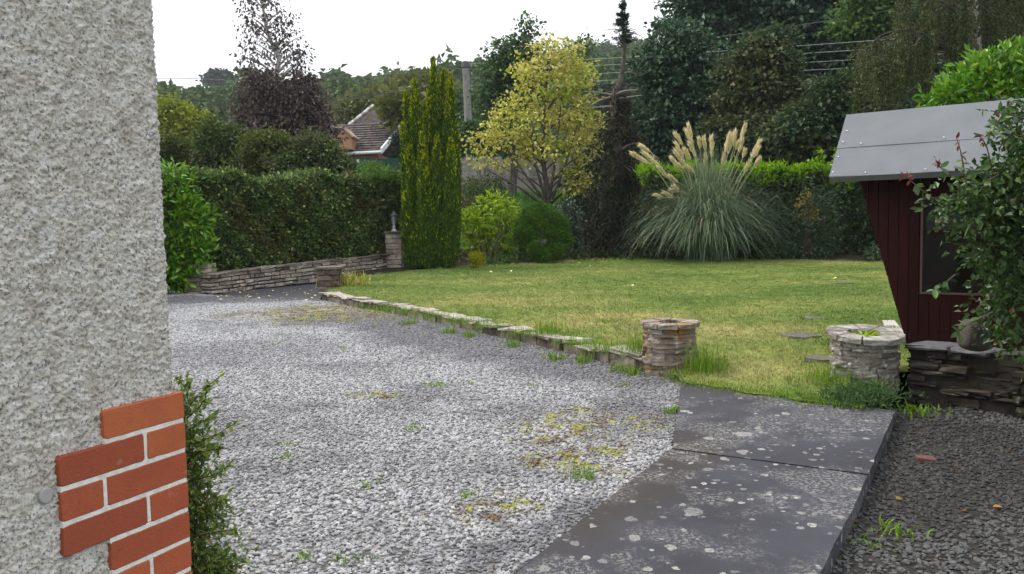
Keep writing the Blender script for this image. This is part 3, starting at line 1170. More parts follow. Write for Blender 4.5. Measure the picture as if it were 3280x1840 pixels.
# ---- stone wall under the hedge, gateway pier and short wall ends
rng = np.random.default_rng(14)
bw0, bw1 = gp(676, 944), gp(1248, 876)
bwl = empty('boundary_wall', bw0, 'weathered stone wall in thin courses running under the trimmed hedge', 'wall')
hb0 = at(676, 882, bw0.y).z - bw0.z
hb1 = at(1248, 816, bw1.y).z - bw1.z
stone_wall(bwl, bw0, bw1, hb0, hb1, 0.35, rng, 5, (0.18, 0.46), ST_BACK, gap=0.024, face=0.03)
cap_stones(bwl, bw0, bw1, hb0 - 0.01, hb1 - 0.01, 0.35, rng, (0.3, 0.6), (0.03, 0.05), ST_FRONT)


ST_DARKP = stonemat('stone_dark_pier', [(0.07, 0.055, 0.045), (0.12, 0.095, 0.08), (0.16, 0.13, 0.11)], lichen=(0.30, 0.28, 0.24), lamt=0.66)


def pier(name, px0, px1, pyt, pyb, rng, courses, label, mat, d=None, deep=None, cap=None):
    b = gp((px0 + px1) / 2, pyb)
    k = b.y / F
    w = (px1 - px0) * k
    dp = deep or w
    h = at((px0 + px1) / 2, pyt, b.y).z - b.z
    e = empty(name, b, label, 'pier')
    ed = np.linspace(-0.05, h, courses + 1)
    for ci in range(courses):
        cut = rng.uniform(0.3, 0.7)
        for (a0, a1) in ((0, cut), (cut, 1)):
            for (q0, q1) in ((0, 0.5), (0.5, 1)):
                pr = rng.uniform(-0.02, 0.02)
                def f(Q, a0=a0, a1=a1, q0=q0, q1=q1, ci=ci, pr=pr):
                    x = b.x - w / 2 + (a0 + Q[:, 0] * (a1 - a0) * 0.98) * w
                    y = b.y + (q0 + Q[:, 1] * (q1 - q0)) * dp - pr * (q0 == 0)
                    return np.stack([x, y, b.z + ed[ci] + 0.006 + Q[:, 2] * (ed[ci + 1] - ed[ci] - 0.012)], 1)
                stone(e, mat, rng, f)
    if cap:
        def f(Q):
            return np.stack([b.x - w / 2 - 0.04 + Q[:, 0] * (w + 0.08), b.y - 0.05 + Q[:, 1] * (dp + 0.1), b.z + h + Q[:, 2] * cap], 1)
        stone(e, ST_FRONT, rng, f, jit=0.03, rnd=0.05, name='cap_stone')
    return e, b, w, h

rng = np.random.default_rng(15)
gp_e, gb, gw, gh = pier('gate_pier', 1238, 1288, 748, 876, rng, 8, 'square stone gate pier carrying the white lantern', ST_BACK, cap=0.05)
pier('wall_end_pier', 598, 672, 846, 941, rng, 7, 'pale stone pier at the left end of the boundary wall beside the laurel', ST_BACK)
pier('wall_end_pier', 1016, 1086, 864, 946, rng, 5, 'short dark stone pier at the far left corner of the lawn', ST_DARKP, cap=.05)
# raised stone edging right of the yew
sb0, sb1 = gp(1455, 846, 0.15), gp(1545, 842, 0.15)
sw = empty('border_wall', sb0, 'short grey stone wall just right of the tall yew', 'wall')
stone_wall(sw, sb0 + Vector((0, .6, 0)), sb1 + Vector((0, .6, 0)), 0.42, 0.42, 0.3, rng, 5, (0.12, 0.35), ST_BACK)
rb0, rb1 = at(1745, 735, 26.0), at(1880, 740, 26.0)
rb0.z = rb1.z = float(T(rb0.x, 26.0)) - .1
rck = empty('rockery_wall', rb0, 'rough rockery wall below the trunk of the yellow tree', 'wall')
stone_wall(rck, rb0, rb1, 1.15, 1.15, 0.4, rng, 4, (0.2, 0.5), ST_FRONT, face=0.1)

# ================================================================== LANTERN, GATE
GREY_M = plain('lantern_metal', (0.50, 0.50, 0.52), 0.45, 0.5, var=0.1, metal=0.2)
DARK_M = plain('dark_metal', (0.06, 0.06, 0.065), 0.5, 0.5, var=0.2)
m = M('lantern_glass', 0.15, 0.5)
m.col((0.62, 0.64, 0.66))
m.b.inputs['Transmission Weight'].default_value = 0.35
LGLASS = m.mat


def lathe(c, prof, seg=12):
    V, Fc = [], []
    th = np.linspace(0, 2 * math.pi, seg, endpoint=False)
    for r, z in prof:
        V.append(np.stack([c[0] + r * np.cos(th), c[1] + r * np.sin(th), np.full(seg, c[2] + z)], 1))
    for i in range(len(prof) - 1):
        for j in range(seg):
            k = (j + 1) % seg
            Fc.append((i * seg + j, i * seg + k, (i + 1) * seg + k, (i + 1) * seg + j))
    return np.concatenate(V), np.array(Fc)

lc = Vector((gb.x + 0.0, gb.y + gw / 2, gb.z + gh + 0.048))
lan = empty('lantern', lc, 'white and black pedestal lantern on top of the square gate pier', 'lantern')
mk('pedestal', mesh_np('ped', *lathe(lc, [(0, 0), (.085, 0), (.085, .025), (.045, .05), (.032, .09), (.045, .12), (.030, .15), (.034, .20), (.07, .225), (.0, .23)])), GREY_M, lan, smooth=True)
for k in range(6):
    a0, a1 = k * math.pi / 3, (k + 1) * math.pi / 3
    q = [(0.055, .235, a0), (.055, .235, a1), (.085, .40, a1), (.085, .40, a0)]
    V = np.array([(lc.x + r * math.cos(a) * .97, lc.y + r * math.sin(a) * .97, lc.z + z) for r, z, a in q])
    mk('pane', mesh_np('pane', V, [(0, 1, 2, 3)]), LGLASS, lan)
    p0 = (lc.x + .055 * math.cos(a0), lc.y + .055 * math.sin(a0), lc.z + .228)
    p1 = (lc.x + .086 * math.cos(a0), lc.y + .086 * math.sin(a0), lc.z + .405)
    mk('frame_bar', mesh_np('bar', *tube([p0, p1], .008, 5)), DARK_M, lan)
mk('bulb', mesh_np('bulb', *lathe(lc, [(0, .24), (.018, .24), (.022, .28), (.03, .33), (.02, .37), (0, .38)])), plain('white_bulb', (.8, .8, .8), .4), lan, smooth=True)
mk('lantern_roof', mesh_np('lr', *lathe(lc, [(0, .40), (.115, .40), (.118, .415), (.07, .46), (.045, .50), (.02, .515), (.022, .53), (0, .56)])), DARK_M, lan, smooth=True)

ga = Vector((gb.x + gw / 2 + 0.04, gb.y + .12, gb.z + 0.05))
gate = empty('metal_gate', ga, 'grey wrought metal garden gate beside the lantern pier', 'gate')
GATEM = plain('gate_metal', (0.22, 0.22, 0.24), 0.5, 0.5, var=.1)
gh_ = at(1300, 772, ga.y).z - ga.z
gdir = Vector((0.93, 0.36, 0))
for k in range(7):
    p = ga + gdir * (k * 0.115)
    mk('bar', mesh_np('bar', *tube([p, p + UPV * (gh_ * (1 if k in (0, 1, 6) else .9))], .014 if k in (0, 6) else .008, 5)), GATEM, gate)
for z in (0.06, gh_ * .55, gh_ * .9):
    mk('rail', mesh_np('rail', *tube([ga + UPV * z, ga + gdir * .69 + UPV * z], .011, 5)), GATEM, gate)

# ================================================================== GARDEN SHED (small leaning-sided playhouse)
SD = Vector((-0.80, 0.60, 0)).normalized()      # along the front, to the left and away
SX = -SD                                        # along the front, to the right
SB = Vector((SX.y * -1, SX.x, 0)).normalized()  # into the shed
if SB.y < 0:
    SB = -SB
EV = at(2657, 572, 8.6)                          # left end of the eave
shed = empty('garden_shed', (EV.x, EV.y, S * EV.y + 0.15), 'dark red boarded garden shed with grey felt roof and sides sloping inwards', 'shed')
ZG = S * EV.y + 0.12
m = M('shed_boards', 0.6, 0.12)
c = m.ramp(m.orand(), [(0, (0.019, 0.003, 0.003)), (1, (0.029, 0.0045, 0.004))])
c = m.mix(m.ramp(m.noise(30, 4, 0.6, stretch=(1, 1, .06)), [(.4, .5), (.6, 0.)]), c, (0.010, 0.0025, 0.0025))
m.col(c)
m.bump(m.noise(60, 4, stretch=(1, 1, .05)), 0.3, 0.004)
BOARD = m.mat
LEN = 2.9
OVR = 0.30                                       # eave overhang in front of the wall
fo = EV + SB * OVR                               # wall plane under the eave
zb_, ztp = ZG, EV.z + 0.12
# slanting left edge of the front: from px (2757,590) to (2897,1078)
def on_front(px, py):
    r = ray(px, py)
    o = Vector((0, 0, CAMZ))
    t = (fo - o).dot(SB) / r.dot(SB)
    q = o + r * t
    return (q - fo).dot(SX), q.z
u_t, z_t = on_front(2757, 590)
u_b, z_b = on_front(2897, 1078)
slope = (u_b - u_t) / (z_b - z_t)
edge_u = lambda z: u_t + (z - z_t) * slope
wu0, wz1 = on_front(2951, 632)
wu1 = wu0 + 1.05
_, wz0 = on_front(2957, 942)
_, wzm = on_front(2953, 745)
FO = np.array(tuple(fo)); FX = np.array(tuple(SX)); FB = np.array(tuple(SB))

def board(u0, u1, z0, z1, name='board', mat=BOARD, th=0.016, front=0.0, cut=True, parent=shed):
    """vertical board; its left side follows the slanting edge where that cuts it"""
    g = 0.003
    pts = []
    lo0, lo1 = (max(u0 + g, edge_u(z0)), max(u0 + g, edge_u(z1))) if cut else (u0 + g, u0 + g)
    if cut and lo0 >= u1 - g and lo1 >= u1 - g:
        return
    zz0, zz1 = z0, z1
    poly = [(u0 + g, z1), (u1 - g, z1), (u1 - g, z0), (u0 + g, z0)]
    if cut:
        out = []
        for i in range(4):
            a, b = poly[i], poly[(i + 1) % 4]
            fa, fb_ = a[0] - edge_u(a[1]), b[0] - edge_u(b[1])
            if fa >= 0:
                out.append(a)
            if (fa >= 0) != (fb_ >= 0):
                t = fa / (fa - fb_)
                out.append((a[0] + (b[0] - a[0]) * t, a[1] + (b[1] - a[1]) * t))
        poly = out
    if len(poly) < 3:
        return
    bm = bmesh.new()
    f_ = [bm.verts.new(FO + FX * u + FB * front + (0, 0, z - FO[2])) for u, z in poly]
    b_ = [bm.verts.new(FO + FX * u + FB * (front + th) + (0, 0, z - FO[2])) for u, z in poly]
    bm.faces.new(f_)
    bm.faces.new(b_[::-1])
    for i in range(len(poly)):
        j = (i + 1) % len(poly)
        bm.faces.new((f_[i], b_[i], b_[j], f_[j]))
    bmesh.ops.recalc_face_normals(bm, faces=bm.faces[:])
    me = bpy.data.meshes.new('board')
    bm.to_mesh(me)
    bm.free()
    return mk(name, me, mat, parent)

bw = 0.098
u = u_t - 0.02
while u < LEN - 0.1:
    u1 = u + bw
    if u1 <= wu0 + 0.01 or u >= wu1 - 0.01:
        board(u, u1, zb_, ztp)
    else:
        board(u, u1, wz1 + 0.002, ztp)
        board(u, u1, zb_, wz0 - 0.002)
    u = u1
# slanting side wall, back wall, right wall, floor
def q3(u, dpt, z):
    return FO + FX * u + FB * dpt + (0, 0, z - FO[2])
DEP = 1.25
ut, ub = edge_u(ztp), edge_u(zb_)
INT = plain('shed_inside', (0.045, 0.02, 0.015), 0.8, var=.2)
mk('side_wall', mesh_np('sw', *box8([q3(ub + .004, .018, zb_), q3(ub + .03, .018, zb_), q3(ub + .03, DEP, zb_), q3(ub + .004, DEP, zb_), q3(ut + .004, .018, ztp), q3(ut + .03, .018, ztp), q3(ut + .03, DEP, ztp), q3(ut + .004, DEP, ztp)])), BOARD, shed)
mk('back_wall', mesh_np('bw', *box8([q3(ub + .03, DEP - .02, zb_), q3(LEN - .1, DEP - .02, zb_), q3(LEN - .1, DEP, zb_), q3(ub + .03, DEP, zb_), q3(ut + .03, DEP - .02, ztp), q3(LEN - .1, DEP - .02, ztp), q3(LEN - .1, DEP, ztp), q3(ut + .03, DEP, ztp)])), INT, shed)
mk('side_wall', mesh_np('rw', *box8([q3(LEN - .1, .018, zb_), q3(LEN - .08, .018, zb_), q3(LEN - .08, DEP, zb_), q3(LEN - .1, DEP, zb_), q3(LEN - .1, .018, ztp), q3(LEN - .08, .018, ztp), q3(LEN - .08, DEP, ztp), q3(LEN - .1, DEP, ztp)])), BOARD, shed)
mk('floor', mesh_np('fl', *obox(FO, FX, FB, (0, 0, 1), ub + .03, LEN - .1, .02, DEP - .02, zb_ - FO[2] - .05, zb_ - FO[2] + .03)), INT, shed)
# window: frame, rail, panes
win = bpy.data.objects.new('window', None)
COL.objects.link(win)
win.parent = shed
wc = Vector(q3((wu0 + wu1) / 2, 0, (wz0 + wz1) / 2))
win.location = wc - Vector(shed.location)
FRM = plain('window_bead', (0.085, 0.04, 0.034), 0.5, 0.4, var=.25, scale=30)

def wmk(name, me, mat):
    o = bpy.data.objects.new(name, me)
    me.materials.append(mat)
    me.polygons.foreach_set('use_smooth', np.zeros(len(me.polygons), bool))
    COL.objects.link(o)
    o.parent = win
    o.matrix_parent_inverse = Matrix.Translation(-wc)
    return o
fw = 0.02
def fix_normals(me):
    bm = bmesh.new()
    bm.from_mesh(me)
    bmesh.ops.recalc_face_normals(bm, faces=bm.faces[:])
    bm.to_mesh(me)
    bm.free()
    return me
def wb(name, u0, u1, z0, z1, f0, f1, mat):
    wmk(name, fix_normals(mesh_np('f', *obox(FO, FX, FB, (0, 0, 1), u0, u1, f0, f1, z0 - FO[2], z1 - FO[2]))), mat)
wb('frame', wu0, wu0 + fw, wz0, wz1, -.012, .03, FRM)
wb('frame', wu1 - fw, wu1, wz0, wz1, -.012, .03, FRM)
wb('frame', wu0 + fw, wu1 - fw, wz0, wz0 + fw, -.012, .03, FRM)
wb('frame', wu0 + fw, wu1 - fw, wz1 - fw, wz1, -.012, .03, FRM)
wb('rail', wu0 + fw, wu1 - fw, wzm - .022, wzm + .022, -.008, .028, BOARD)
m = M('window_glass', 0.03, 0.5)
fr_ = m.n('ShaderNodeFresnel')
fr_.inputs['IOR'].default_value = 1.3
tb_ = m.n('ShaderNodeBsdfTransparent')
tb_.inputs['Color'].default_value = (.82, .86, .86, 1)
gb__ = m.n('ShaderNodeBsdfGlossy')
gb__.inputs['Roughness'].default_value = .02
ms_ = m.n('ShaderNodeMixShader')
m.l(fr_.outputs[0], ms_.inputs[0])
m.l(tb_.outputs[0], ms_.inputs[1])
m.l(gb__.outputs[0], ms_.inputs[2])
m.l(ms_.outputs[0], m.out.inputs['Surface'])
GLASS = m.mat
for (z0, z1) in ((wz0 + fw, wzm - .022), (wzm + .022, wz1 - fw)):
    wb('pane', wu0 + fw, wu1 - fw, z0, z1, .008, .012, GLASS)
# grey board added behind the upper pane to stand for a reflection
wb_in = mesh_np('inner', *obox(FO, FX, FB, (0, 0, 1), wu0 - .05, wu0 + .5, .55, .58, wzm - FO[2] + .0, wzm - FO[2] + .17))
mk('reflection_board', wb_in, plain('reflection_board', (.12, .12, .125), .7), shed)

# roof: two slopes of felt strips, 45 degrees
m = M('roof_felt', 0.85, 0.25)
c = m.ramp(m.noise(2.5, 5, .6), [(.3, (0.135, 0.147, 0.155)), (.7, (0.172, 0.183, 0.19))])
c = m.mix(m.ramp(m.noise(260, 2), [(.4, .3), (.6, 0.)]), c, (0.10, 0.105, 0.118))
m.col(c)
m.bump(m.noise(350, 3), .3, .003)
FELT = m.mat
RG = at(2712, 376, 9.25)
run = (RG - EV).dot(SB)
rise = RG.z - EV.z
skew = (RG - EV).dot(SX)
nr = np.array(tuple(SB)) * run + np.array([0, 0, rise])
sl = np.linalg.norm(nr)
nr /= sl
nn = np.cross(FX, nr); nn /= np.linalg.norm(nn)
if nn[2] < 0: nn = -nn
E0v = np.array(tuple(EV))

def felt(s0, s1, name, lift, th=.02, sk0=0., sk1=0.):
    """strip between s0 and s1 up the slope, softly sagging"""
    nxx = 24
    V = []
    rngf = np.random.default_rng(int(s0 * 100) + 3)
    wav = np.interp(np.linspace(0, 1, nxx), np.linspace(0, 1, 7), rngf.normal(0, .0012, 7))
    for j, s in enumerate(np.linspace(s0, s1, 5)):
        for i in range(nxx):
            u = (LEN + .2) * i / (nxx - 1) + skew * s / sl
            p = E0v + FX * u + nr * s + nn * (lift + wav[i] * (0.3 + (j == 0)))
            V.append(p)
    V = np.array(V)
    n = len(V)
    W = V - nn * th
    Fc = grid_faces(5, nxx)
    Fb = Fc[:, ::-1] + n
    side = []
    idx = np.arange(n).reshape(5, nxx)
    ring = list(idx[0]) + list(idx[1:, -1]) + list(idx[-1, ::-1][1:]) + list(idx[::-1, 0][1:-1])
    for a, b in zip(ring, ring[1:] + ring[:1]):
        side.append((a, a + n, b + n, b))
    return mk(name, mesh_np('felt', np.concatenate([V, W]), np.concatenate([Fc, Fb, np.array(side)])), FELT, shed, smooth=False)
felt(-.0, sl * .455, 'felt_sheet', .022)
felt(sl * .44, sl + .01, 'felt_sheet', .027)
# folded-down felt edge along the eave, and the back slope
mk('eave_fold', mesh_np('fold', *obox(E0v, FX, nr, nn, .0, LEN + .2, -.006, .0, -.05, .02)), plain('felt_edge', (0.15, 0.16, 0.175), .8, var=.15), shed)
RGv = E0v + FX * skew + nr * sl
back_dir = np.array(tuple(SB)) * run - np.array([0, 0, rise]); back_dir /= np.linalg.norm(back_dir)
bn = np.cross(FX, back_dir); bn = bn if bn[2] > 0 else -bn
mk('felt_sheet', mesh_np('fb', *obox(RGv, FX, back_dir, bn, -.0, LEN + .2 - skew, .012, sl, .0, .022)), FELT, shed)
# gable boards
mk('gable', mesh_np('gab', np.array([q3(ut + .03, .0, ztp), q3(ut + .03, (run - OVR), ztp + (run - OVR) * rise / run - .07), q3(ut + .03, DEP, ztp), q3(ut + .045, .0, ztp), q3(ut + .045, (run - OVR), ztp + (run - OVR) * rise / run - .07), q3(ut + .045, DEP, ztp)]), [(0, 1, 2, 2)][:0] or np.array([(0, 1, 4, 3), (1, 2, 5, 4), (0, 3, 5, 2)])), BOARD, shed)
# clout nails in the felt
NAIL = plain('nail', (.65, .65, .66), .4, .5, var=.1, metal=.5)
for (a, s) in [(.03, .06), (.04, .3), (.05, .52), (.06, .7), (.35, .03), (.9, .03), (.24, .47), (1.02, .47), (1.7, .47)]:
    s *= sl
    c_ = E0v + FX * (a + skew * s / sl) + nr * s + nn * (.045 if s > .44 * sl else .026)
    mk('nail', mesh_np('nail', *obox(c_, FX, nr, nn, -.006, .006, -.006, .006, -.004, .006)), NAIL, shed)
# pale paving in front of the shed's foot
pv = [gp(2826, 1026, .17), gp(2866, 1026, .17), gp(2912, 1082, .17), gp(2850, 1086, .17)]
mk('paving_slab', prism([(p.x, p.y) for p in pv], [p.z for p in pv], [p.z - .05 for p in pv], .004), plain('pale_paving', (.42, .38, .36), .85, var=.12, scale=10), None,
   label='pale paving slab at the foot of the red shed', cat='paving')
# flat dark stones sunk in the worn end of the lawn
SSL = ['small flat stepping stone in the lawn, second from the right planter', 'widest flat stepping stone in the lawn between the two planters', 'flat stepping stone in the lawn nearest to the right planter', 'farthest flat stepping stone in the lawn, left of the shed']
for i, (px, py, a, b) in enumerate([(2612, 1018, .16, .11), (2560, 1072, .22, .12), (2628, 1146, .14, .08), (2690, 905, .25, .12)]):
    p = gp(px, py, .155)
    th = np.linspace(0, 2 * math.pi, 11, endpoint=False)
    r_ = np.random.default_rng(60 + i)
    poly = [(p.x + a * math.cos(t) * r_.uniform(.8, 1.15), p.y + 2.2 * b * math.sin(t) * r_.uniform(.8, 1.15)) for t in th]
    mk('stepping_stone', prism(poly, p.z + .004, p.z - .06, .003), plain('sunk_stone', (.11, .10, .075), .85, var=.3, scale=12), None,
       label=SSL[i], cat='stepping stone', group='stepping stones in the lawn')

# ================================================================== BEYOND THE GARDEN
# ---- grey board fence above the bank
GB = stonemat('grey_boards', [(0.20, 0.18, 0.165), (0.27, 0.25, 0.235), (0.32, 0.29, 0.27), (0.24, 0.21, 0.19)], scale=.6)
fa, fb2 = at(1440, 545, 35.0), at(1880, 555, 34.0)
fz = lambda x, y: float(T(x, y)) - .05
bf = empty('board_fence', (fa.x, fa.y, fz(fa.x, fa.y)), 'weathered grey vertical board fence behind the yellow tree', 'fence')
nbd = 36
fd = (Vector((fb2.x, fb2.y, 0)) - Vector((fa.x, fa.y, 0)))
fl = fd.length
fd.normalize()
fn = Vector((-fd.y, fd.x, 0))
rng = np.random.default_rng(21)
for i in range(nbd):
    u0 = fl * i / nbd
    o = Vector((fa.x, fa.y, 0)) + fd * u0
    z0 = fz(o.x, o.y)
    top = 1.55 + rng.normal(0, .012) + (.12 if i < 14 else 0)
    mk('board', mesh_np('bd', *obox(o, fd, fn, UPV, 0.004, fl / nbd - .004, -.012 + rng.normal(0, .004), .012, z0, z0 + top)), GB, bf)
for i in range(0, nbd + 1, 9):
    o = Vector((fa.x, fa.y, 0)) + fd * (fl * i / nbd)
    mk('post', mesh_np('po', *obox(o, fd, fn, UPV, -.05, .05, -.09, -.018, fz(o.x, o.y), fz(o.x, o.y) + 1.62)), GB, bf)
o = Vector((fa.x, fa.y, 0))
mk('rail', mesh_np('ra', *obox(o, fd, fn, UPV, 0, fl, -.05, -.018, fz(fa.x, fa.y) + .72, fz(fa.x, fa.y) + .80)), GB, bf)

# ---- dark green fence in front of the neighbour's house
GF = plain('green_paint', (0.018, 0.055, 0.042), .6, .3, var=.15, scale=3)
ga_, gb_ = at(1120, 530, 36), at(1300, 530, 37)
gf = empty('green_fence', (ga_.x, ga_.y, ga_.z), 'dark green panel fence below the brick neighbour house', 'fence')
gd = Vector((gb_.x - ga_.x, gb_.y - ga_.y, 0)); gl = gd.length; gd.normalize(); gn = Vector((-gd.y, gd.x, 0))
zt_ = at(1210, 505, 36.4).z
for i in range(3):
    a, b = gl * i / 3, gl * (i + 1) / 3
    o = Vector((ga_.x, ga_.y, 0))
    mk('panel', mesh_np('pn', *obox(o, gd, gn, UPV, a + .04, b - .04, -.02, .02, zt_ - 1.7, zt_ - (.04 if i == 1 else 0))), GF, gf)
for i in range(4):
    mk('post', mesh_np('po', *obox(Vector((ga_.x, ga_.y, 0)), gd, gn, UPV, gl * i / 3 - .04, gl * i / 3 + .04, -.05, .05, zt_ - 1.9, zt_ + .04)), GF, gf)
sg = at(1147, 516, 35.85)
mk('notice', mesh_np('nt', *obox(sg, gd, gn, UPV, -.05, .05, -.01, .01, -.08, .06)), plain('white_notice', (.7, .7, .7), .6), gf, label='small white notice on the green fence')

# ---- neighbour's bungalow
m = M('red_bricks', .85, .2)
bt_ = m.n('ShaderNodeTexBrick')
bt_.inputs['Scale'].default_value = 4.4
bt_.inputs['Color1'].default_value = (.25, .085, .055, 1)
bt_.inputs['Color2'].default_value = (.31, .11, .07, 1)
bt_.inputs['Mortar'].default_value = (.30, .24, .20, 1)
bt_.inputs['Mortar Size'].default_value = .012
mpg = m.n('ShaderNodeMapping')
mpg.inputs['Rotation'].default_value = (math.pi / 2, 0, 0)
m.l(m.pos, mpg.inputs['Vector'])
m.l(mpg.outputs[0], bt_.inputs['Vector'])
m.col(bt_.outputs['Color'])
RBRK = m.mat
TILE = stonemat('roof_tile', [(.055, .046, .044), (.085, .07, .066), (.11, .09, .085), (.07, .06, .06)], lichen=(.30, .29, .27), lamt=.66, scale=.5)
WHT = plain('white_gutter', (.75, .76, .78), .5, .4, var=.05)
DH = 44.0
e0, e1 = at(1085, 490, DH), at(1215, 484, DH)
nb_ = empty('bungalow', (e0.x, DH + 3, float(T(e0.x, DH))), 'red brick bungalow with brown tiled roof beyond the hedge', 'house')
# front-right eave runs e0 -> e1; slope goes back and up
ex = (e1 - e0).normalized()
def hpt(px, py, d): return at(px, py, d)
# slope plane: eave at DH, ridge 4.2 m behind
A0, A1 = at(1040, 492, DH), at(1218, 484, DH)
B1 = at(1292, 392, DH + 3.6)
B0 = at(1040, 392 + 11, DH + 3.6)
rows_, cols_ = 12, 17
ua, vb = (A1 - A0), (B0 - A0)
rng = np.random.default_rng(77)
up_n = (A1 - A0).cross(B0 - A0).normalized()
if up_n.z < 0: up_n = -up_n
for r in range(rows_):
    t0, t1 = r / rows_, (r + 1) / rows_
    L0, R0 = A0.lerp(B0, t0), A1.lerp(B1, t0)
    L1, R1 = A0.lerp(B0, t1), A1.lerp(B1, t1)
    for q in range(cols_):
        s0, s1 = (q + .5 * (r % 2)) / cols_, (q + 1 + .5 * (r % 2)) / cols_
        if s1 > 1.0: s1 = 1.0
        if s1 - s0 < .01: continue
        pts = [L0.lerp(R0, s0 + .002), L0.lerp(R0, s1 - .002), L1.lerp(R1, s1 - .002), L1.lerp(R1, s0 + .002)]
        w_ = rng.uniform(0, .012)
        off = [.075 + w_, .075 + w_, .03, .03]
        top = [p + up_n * o for p, o in zip(pts, off)]
        bot = [p + up_n * (o - .035) for p, o in zip(pts, off)]
        mk('tile', mesh_np('tile', *box8(bot + top)), TILE, nb_)
# white verge up the right side with mossy ridge tiles
mk('gutter', mesh_np('gut', *tube([A0 + Vector((0, -.06, -.06)), A1 + Vector((.1, -.06, -.06))], .085, 8)), WHT, nb_)
fwd = Vector((0, -1, 0))
mk('bargeboard', mesh_np('bb', *box8([A1 + Vector((.02, -.1, -.16)), A1 + Vector((.12, -.1, -.16)), B1 + Vector((.12, 0, -.16)), B1 + Vector((.02, 0, -.16)), A1 + Vector((.02, -.1, .14)), A1 + Vector((.12, -.1, .14)), B1 + Vector((.12, 0, .14)), B1 + Vector((.02, 0, .14))])), WHT, nb_)
# back slope and walls
B0b, B1b = B0 + Vector((0, 3.6, -(B0.z - A0.z))), B1 + Vector((0, 3.6, -(B1.z - A1.z)))
mk('roof', mesh_np('bk', np.array([tuple(p) for p in (B0, B1, B1b, B0b)]), [(0, 1, 2, 3)]), TILE, nb_)
zf = float(T(e0.x, DH)) - .3
wl0, wl1 = A0 + Vector((0, .35, 0)), A1 + Vector((-.15, .35, 0))
def vbox(a, b, dep, z0, z1):
    return obox((a.x, a.y, 0), Vector((b.x - a.x, b.y - a.y, 0)).normalized(), (0, 1, 0), (0, 0, 1), 0, Vector((b.x - a.x, b.y - a.y, 0)).length, 0, dep, z0, z1)
mk('wall', mesh_np('wl', *vbox(wl0, wl1, 5.8, zf, A0.z - .02)), RBRK, nb_)
# gable with orange brick and its own small roof, left
ORB = plain('orange_brick', (.36, .20, .11), .85, var=.12, scale=9)
g0, g1, g2 = at(1050, 480, DH - .6), at(1126, 437, DH - .6), at(1100, 412, DH - .6)
g3 = at(1060, 440, DH - .6)
gv = [g0, Vector((g1.x, g1.y, g0.z)), g1, g2, g3]
bk = [p + Vector((0, 1.4, 0)) for p in gv]
bm = bmesh.new()
fv = [bm.verts.new(p) for p in gv]; bv = [bm.verts.new(p) for p in bk]
bm.faces.new(fv); bm.faces.new(bv[::-1])
for i in range(5):
    bm.faces.new((fv[i], bv[i], bv[(i + 1) % 5], fv[(i + 1) % 5]))
bmesh.ops.recalc_face_normals(bm, faces=bm.faces[:])
me = bpy.data.meshes.new('gable'); bm.to_mesh(me); bm.free()
mk('gable', me, ORB, nb_, label='orange brick gable of the bungalow')
for (p, q) in ((g1, g2), (g2, at(1000, 408, DH - .6))):
    dd = (q - p).normalized(); nn_ = Vector((0, 1, 0)); uu_ = dd.cross(nn_); uu_ = uu_ if uu_.z > 0 else -uu_
    mk('bargeboard', mesh_np('bb', *obox(p, dd, nn_, uu_, -.1, (q - p).length + .05, -.12, 1.6, .0, .09)), plain('timber_edge', (.45, .33, .24), .7), nb_)
l0, l1 = at(985, 452, DH - .4), at(1062, 444, DH - .4)
l2, l3 = at(1100, 409, DH + 1.6), at(985, 405, DH + 1.6)
for r in range(6):
    t0, t1 = r / 6, (r + 1) / 6
    pts = [l0.lerp(l3, t0), l1.lerp(l2, t0), l1.lerp(l2, t1), l0.lerp(l3, t1)]
    mk('tile_course', mesh_np('tc', *box8([p + Vector((0, 0, -.02)) for p in pts] + [pts[0] + Vector((0, 0, .06)), pts[1] + Vector((0, 0, .06)), pts[2] + Vector((0, 0, .02)), pts[3] + Vector((0, 0, .02))])), TILE, nb_)
# higher roof behind with white mossy hip
h0, h1, h2 = at(1108, 410, DH + 4), at(1196, 340, DH + 7), at(1300, 400, DH + 7.5)
h3 = at(1235, 402, DH + 4)
me = bpy.data.meshes.new('hip')
me.from_pydata([tuple(p) for p in (h0, h3, h2, h1, h0 + Vector((0, 8, 0)))], [], [(0, 1, 2, 3), (0, 3, 4)])
mk('roof', me, TILE, nb_, label='higher brown roof slope behind')
rng = np.random.default_rng(78)
for i in range(11):
    t0, t1 = i / 11, (i + .9) / 11
    p, q = h0.lerp(h1, t0), h0.lerp(h1, t1)
    mk('hip_tile', mesh_np('ht', *tube([p + Vector((0, -.05, .03)), q + Vector((0, -.05, .03 + rng.normal(0, .01)))], .085, 7)), plain('hip_tile', (.5, .48, .45) if i % 3 else (.3, .26, .24), .85, var=.3, scale=5), nb_)
zz = at(1240, 384, DH + 7).z
# antenna
an = at(1104, 400, DH + 5)
an2 = at(1104, 350, DH + 5)
mk('aerial', mesh_np('an', *join([tube([an, an2], .02, 5), tube([an2 + Vector((-.15, 0, 0)), an2 + Vector((.3, 0, 0))], .012, 4)])), DARK_M, nb_)

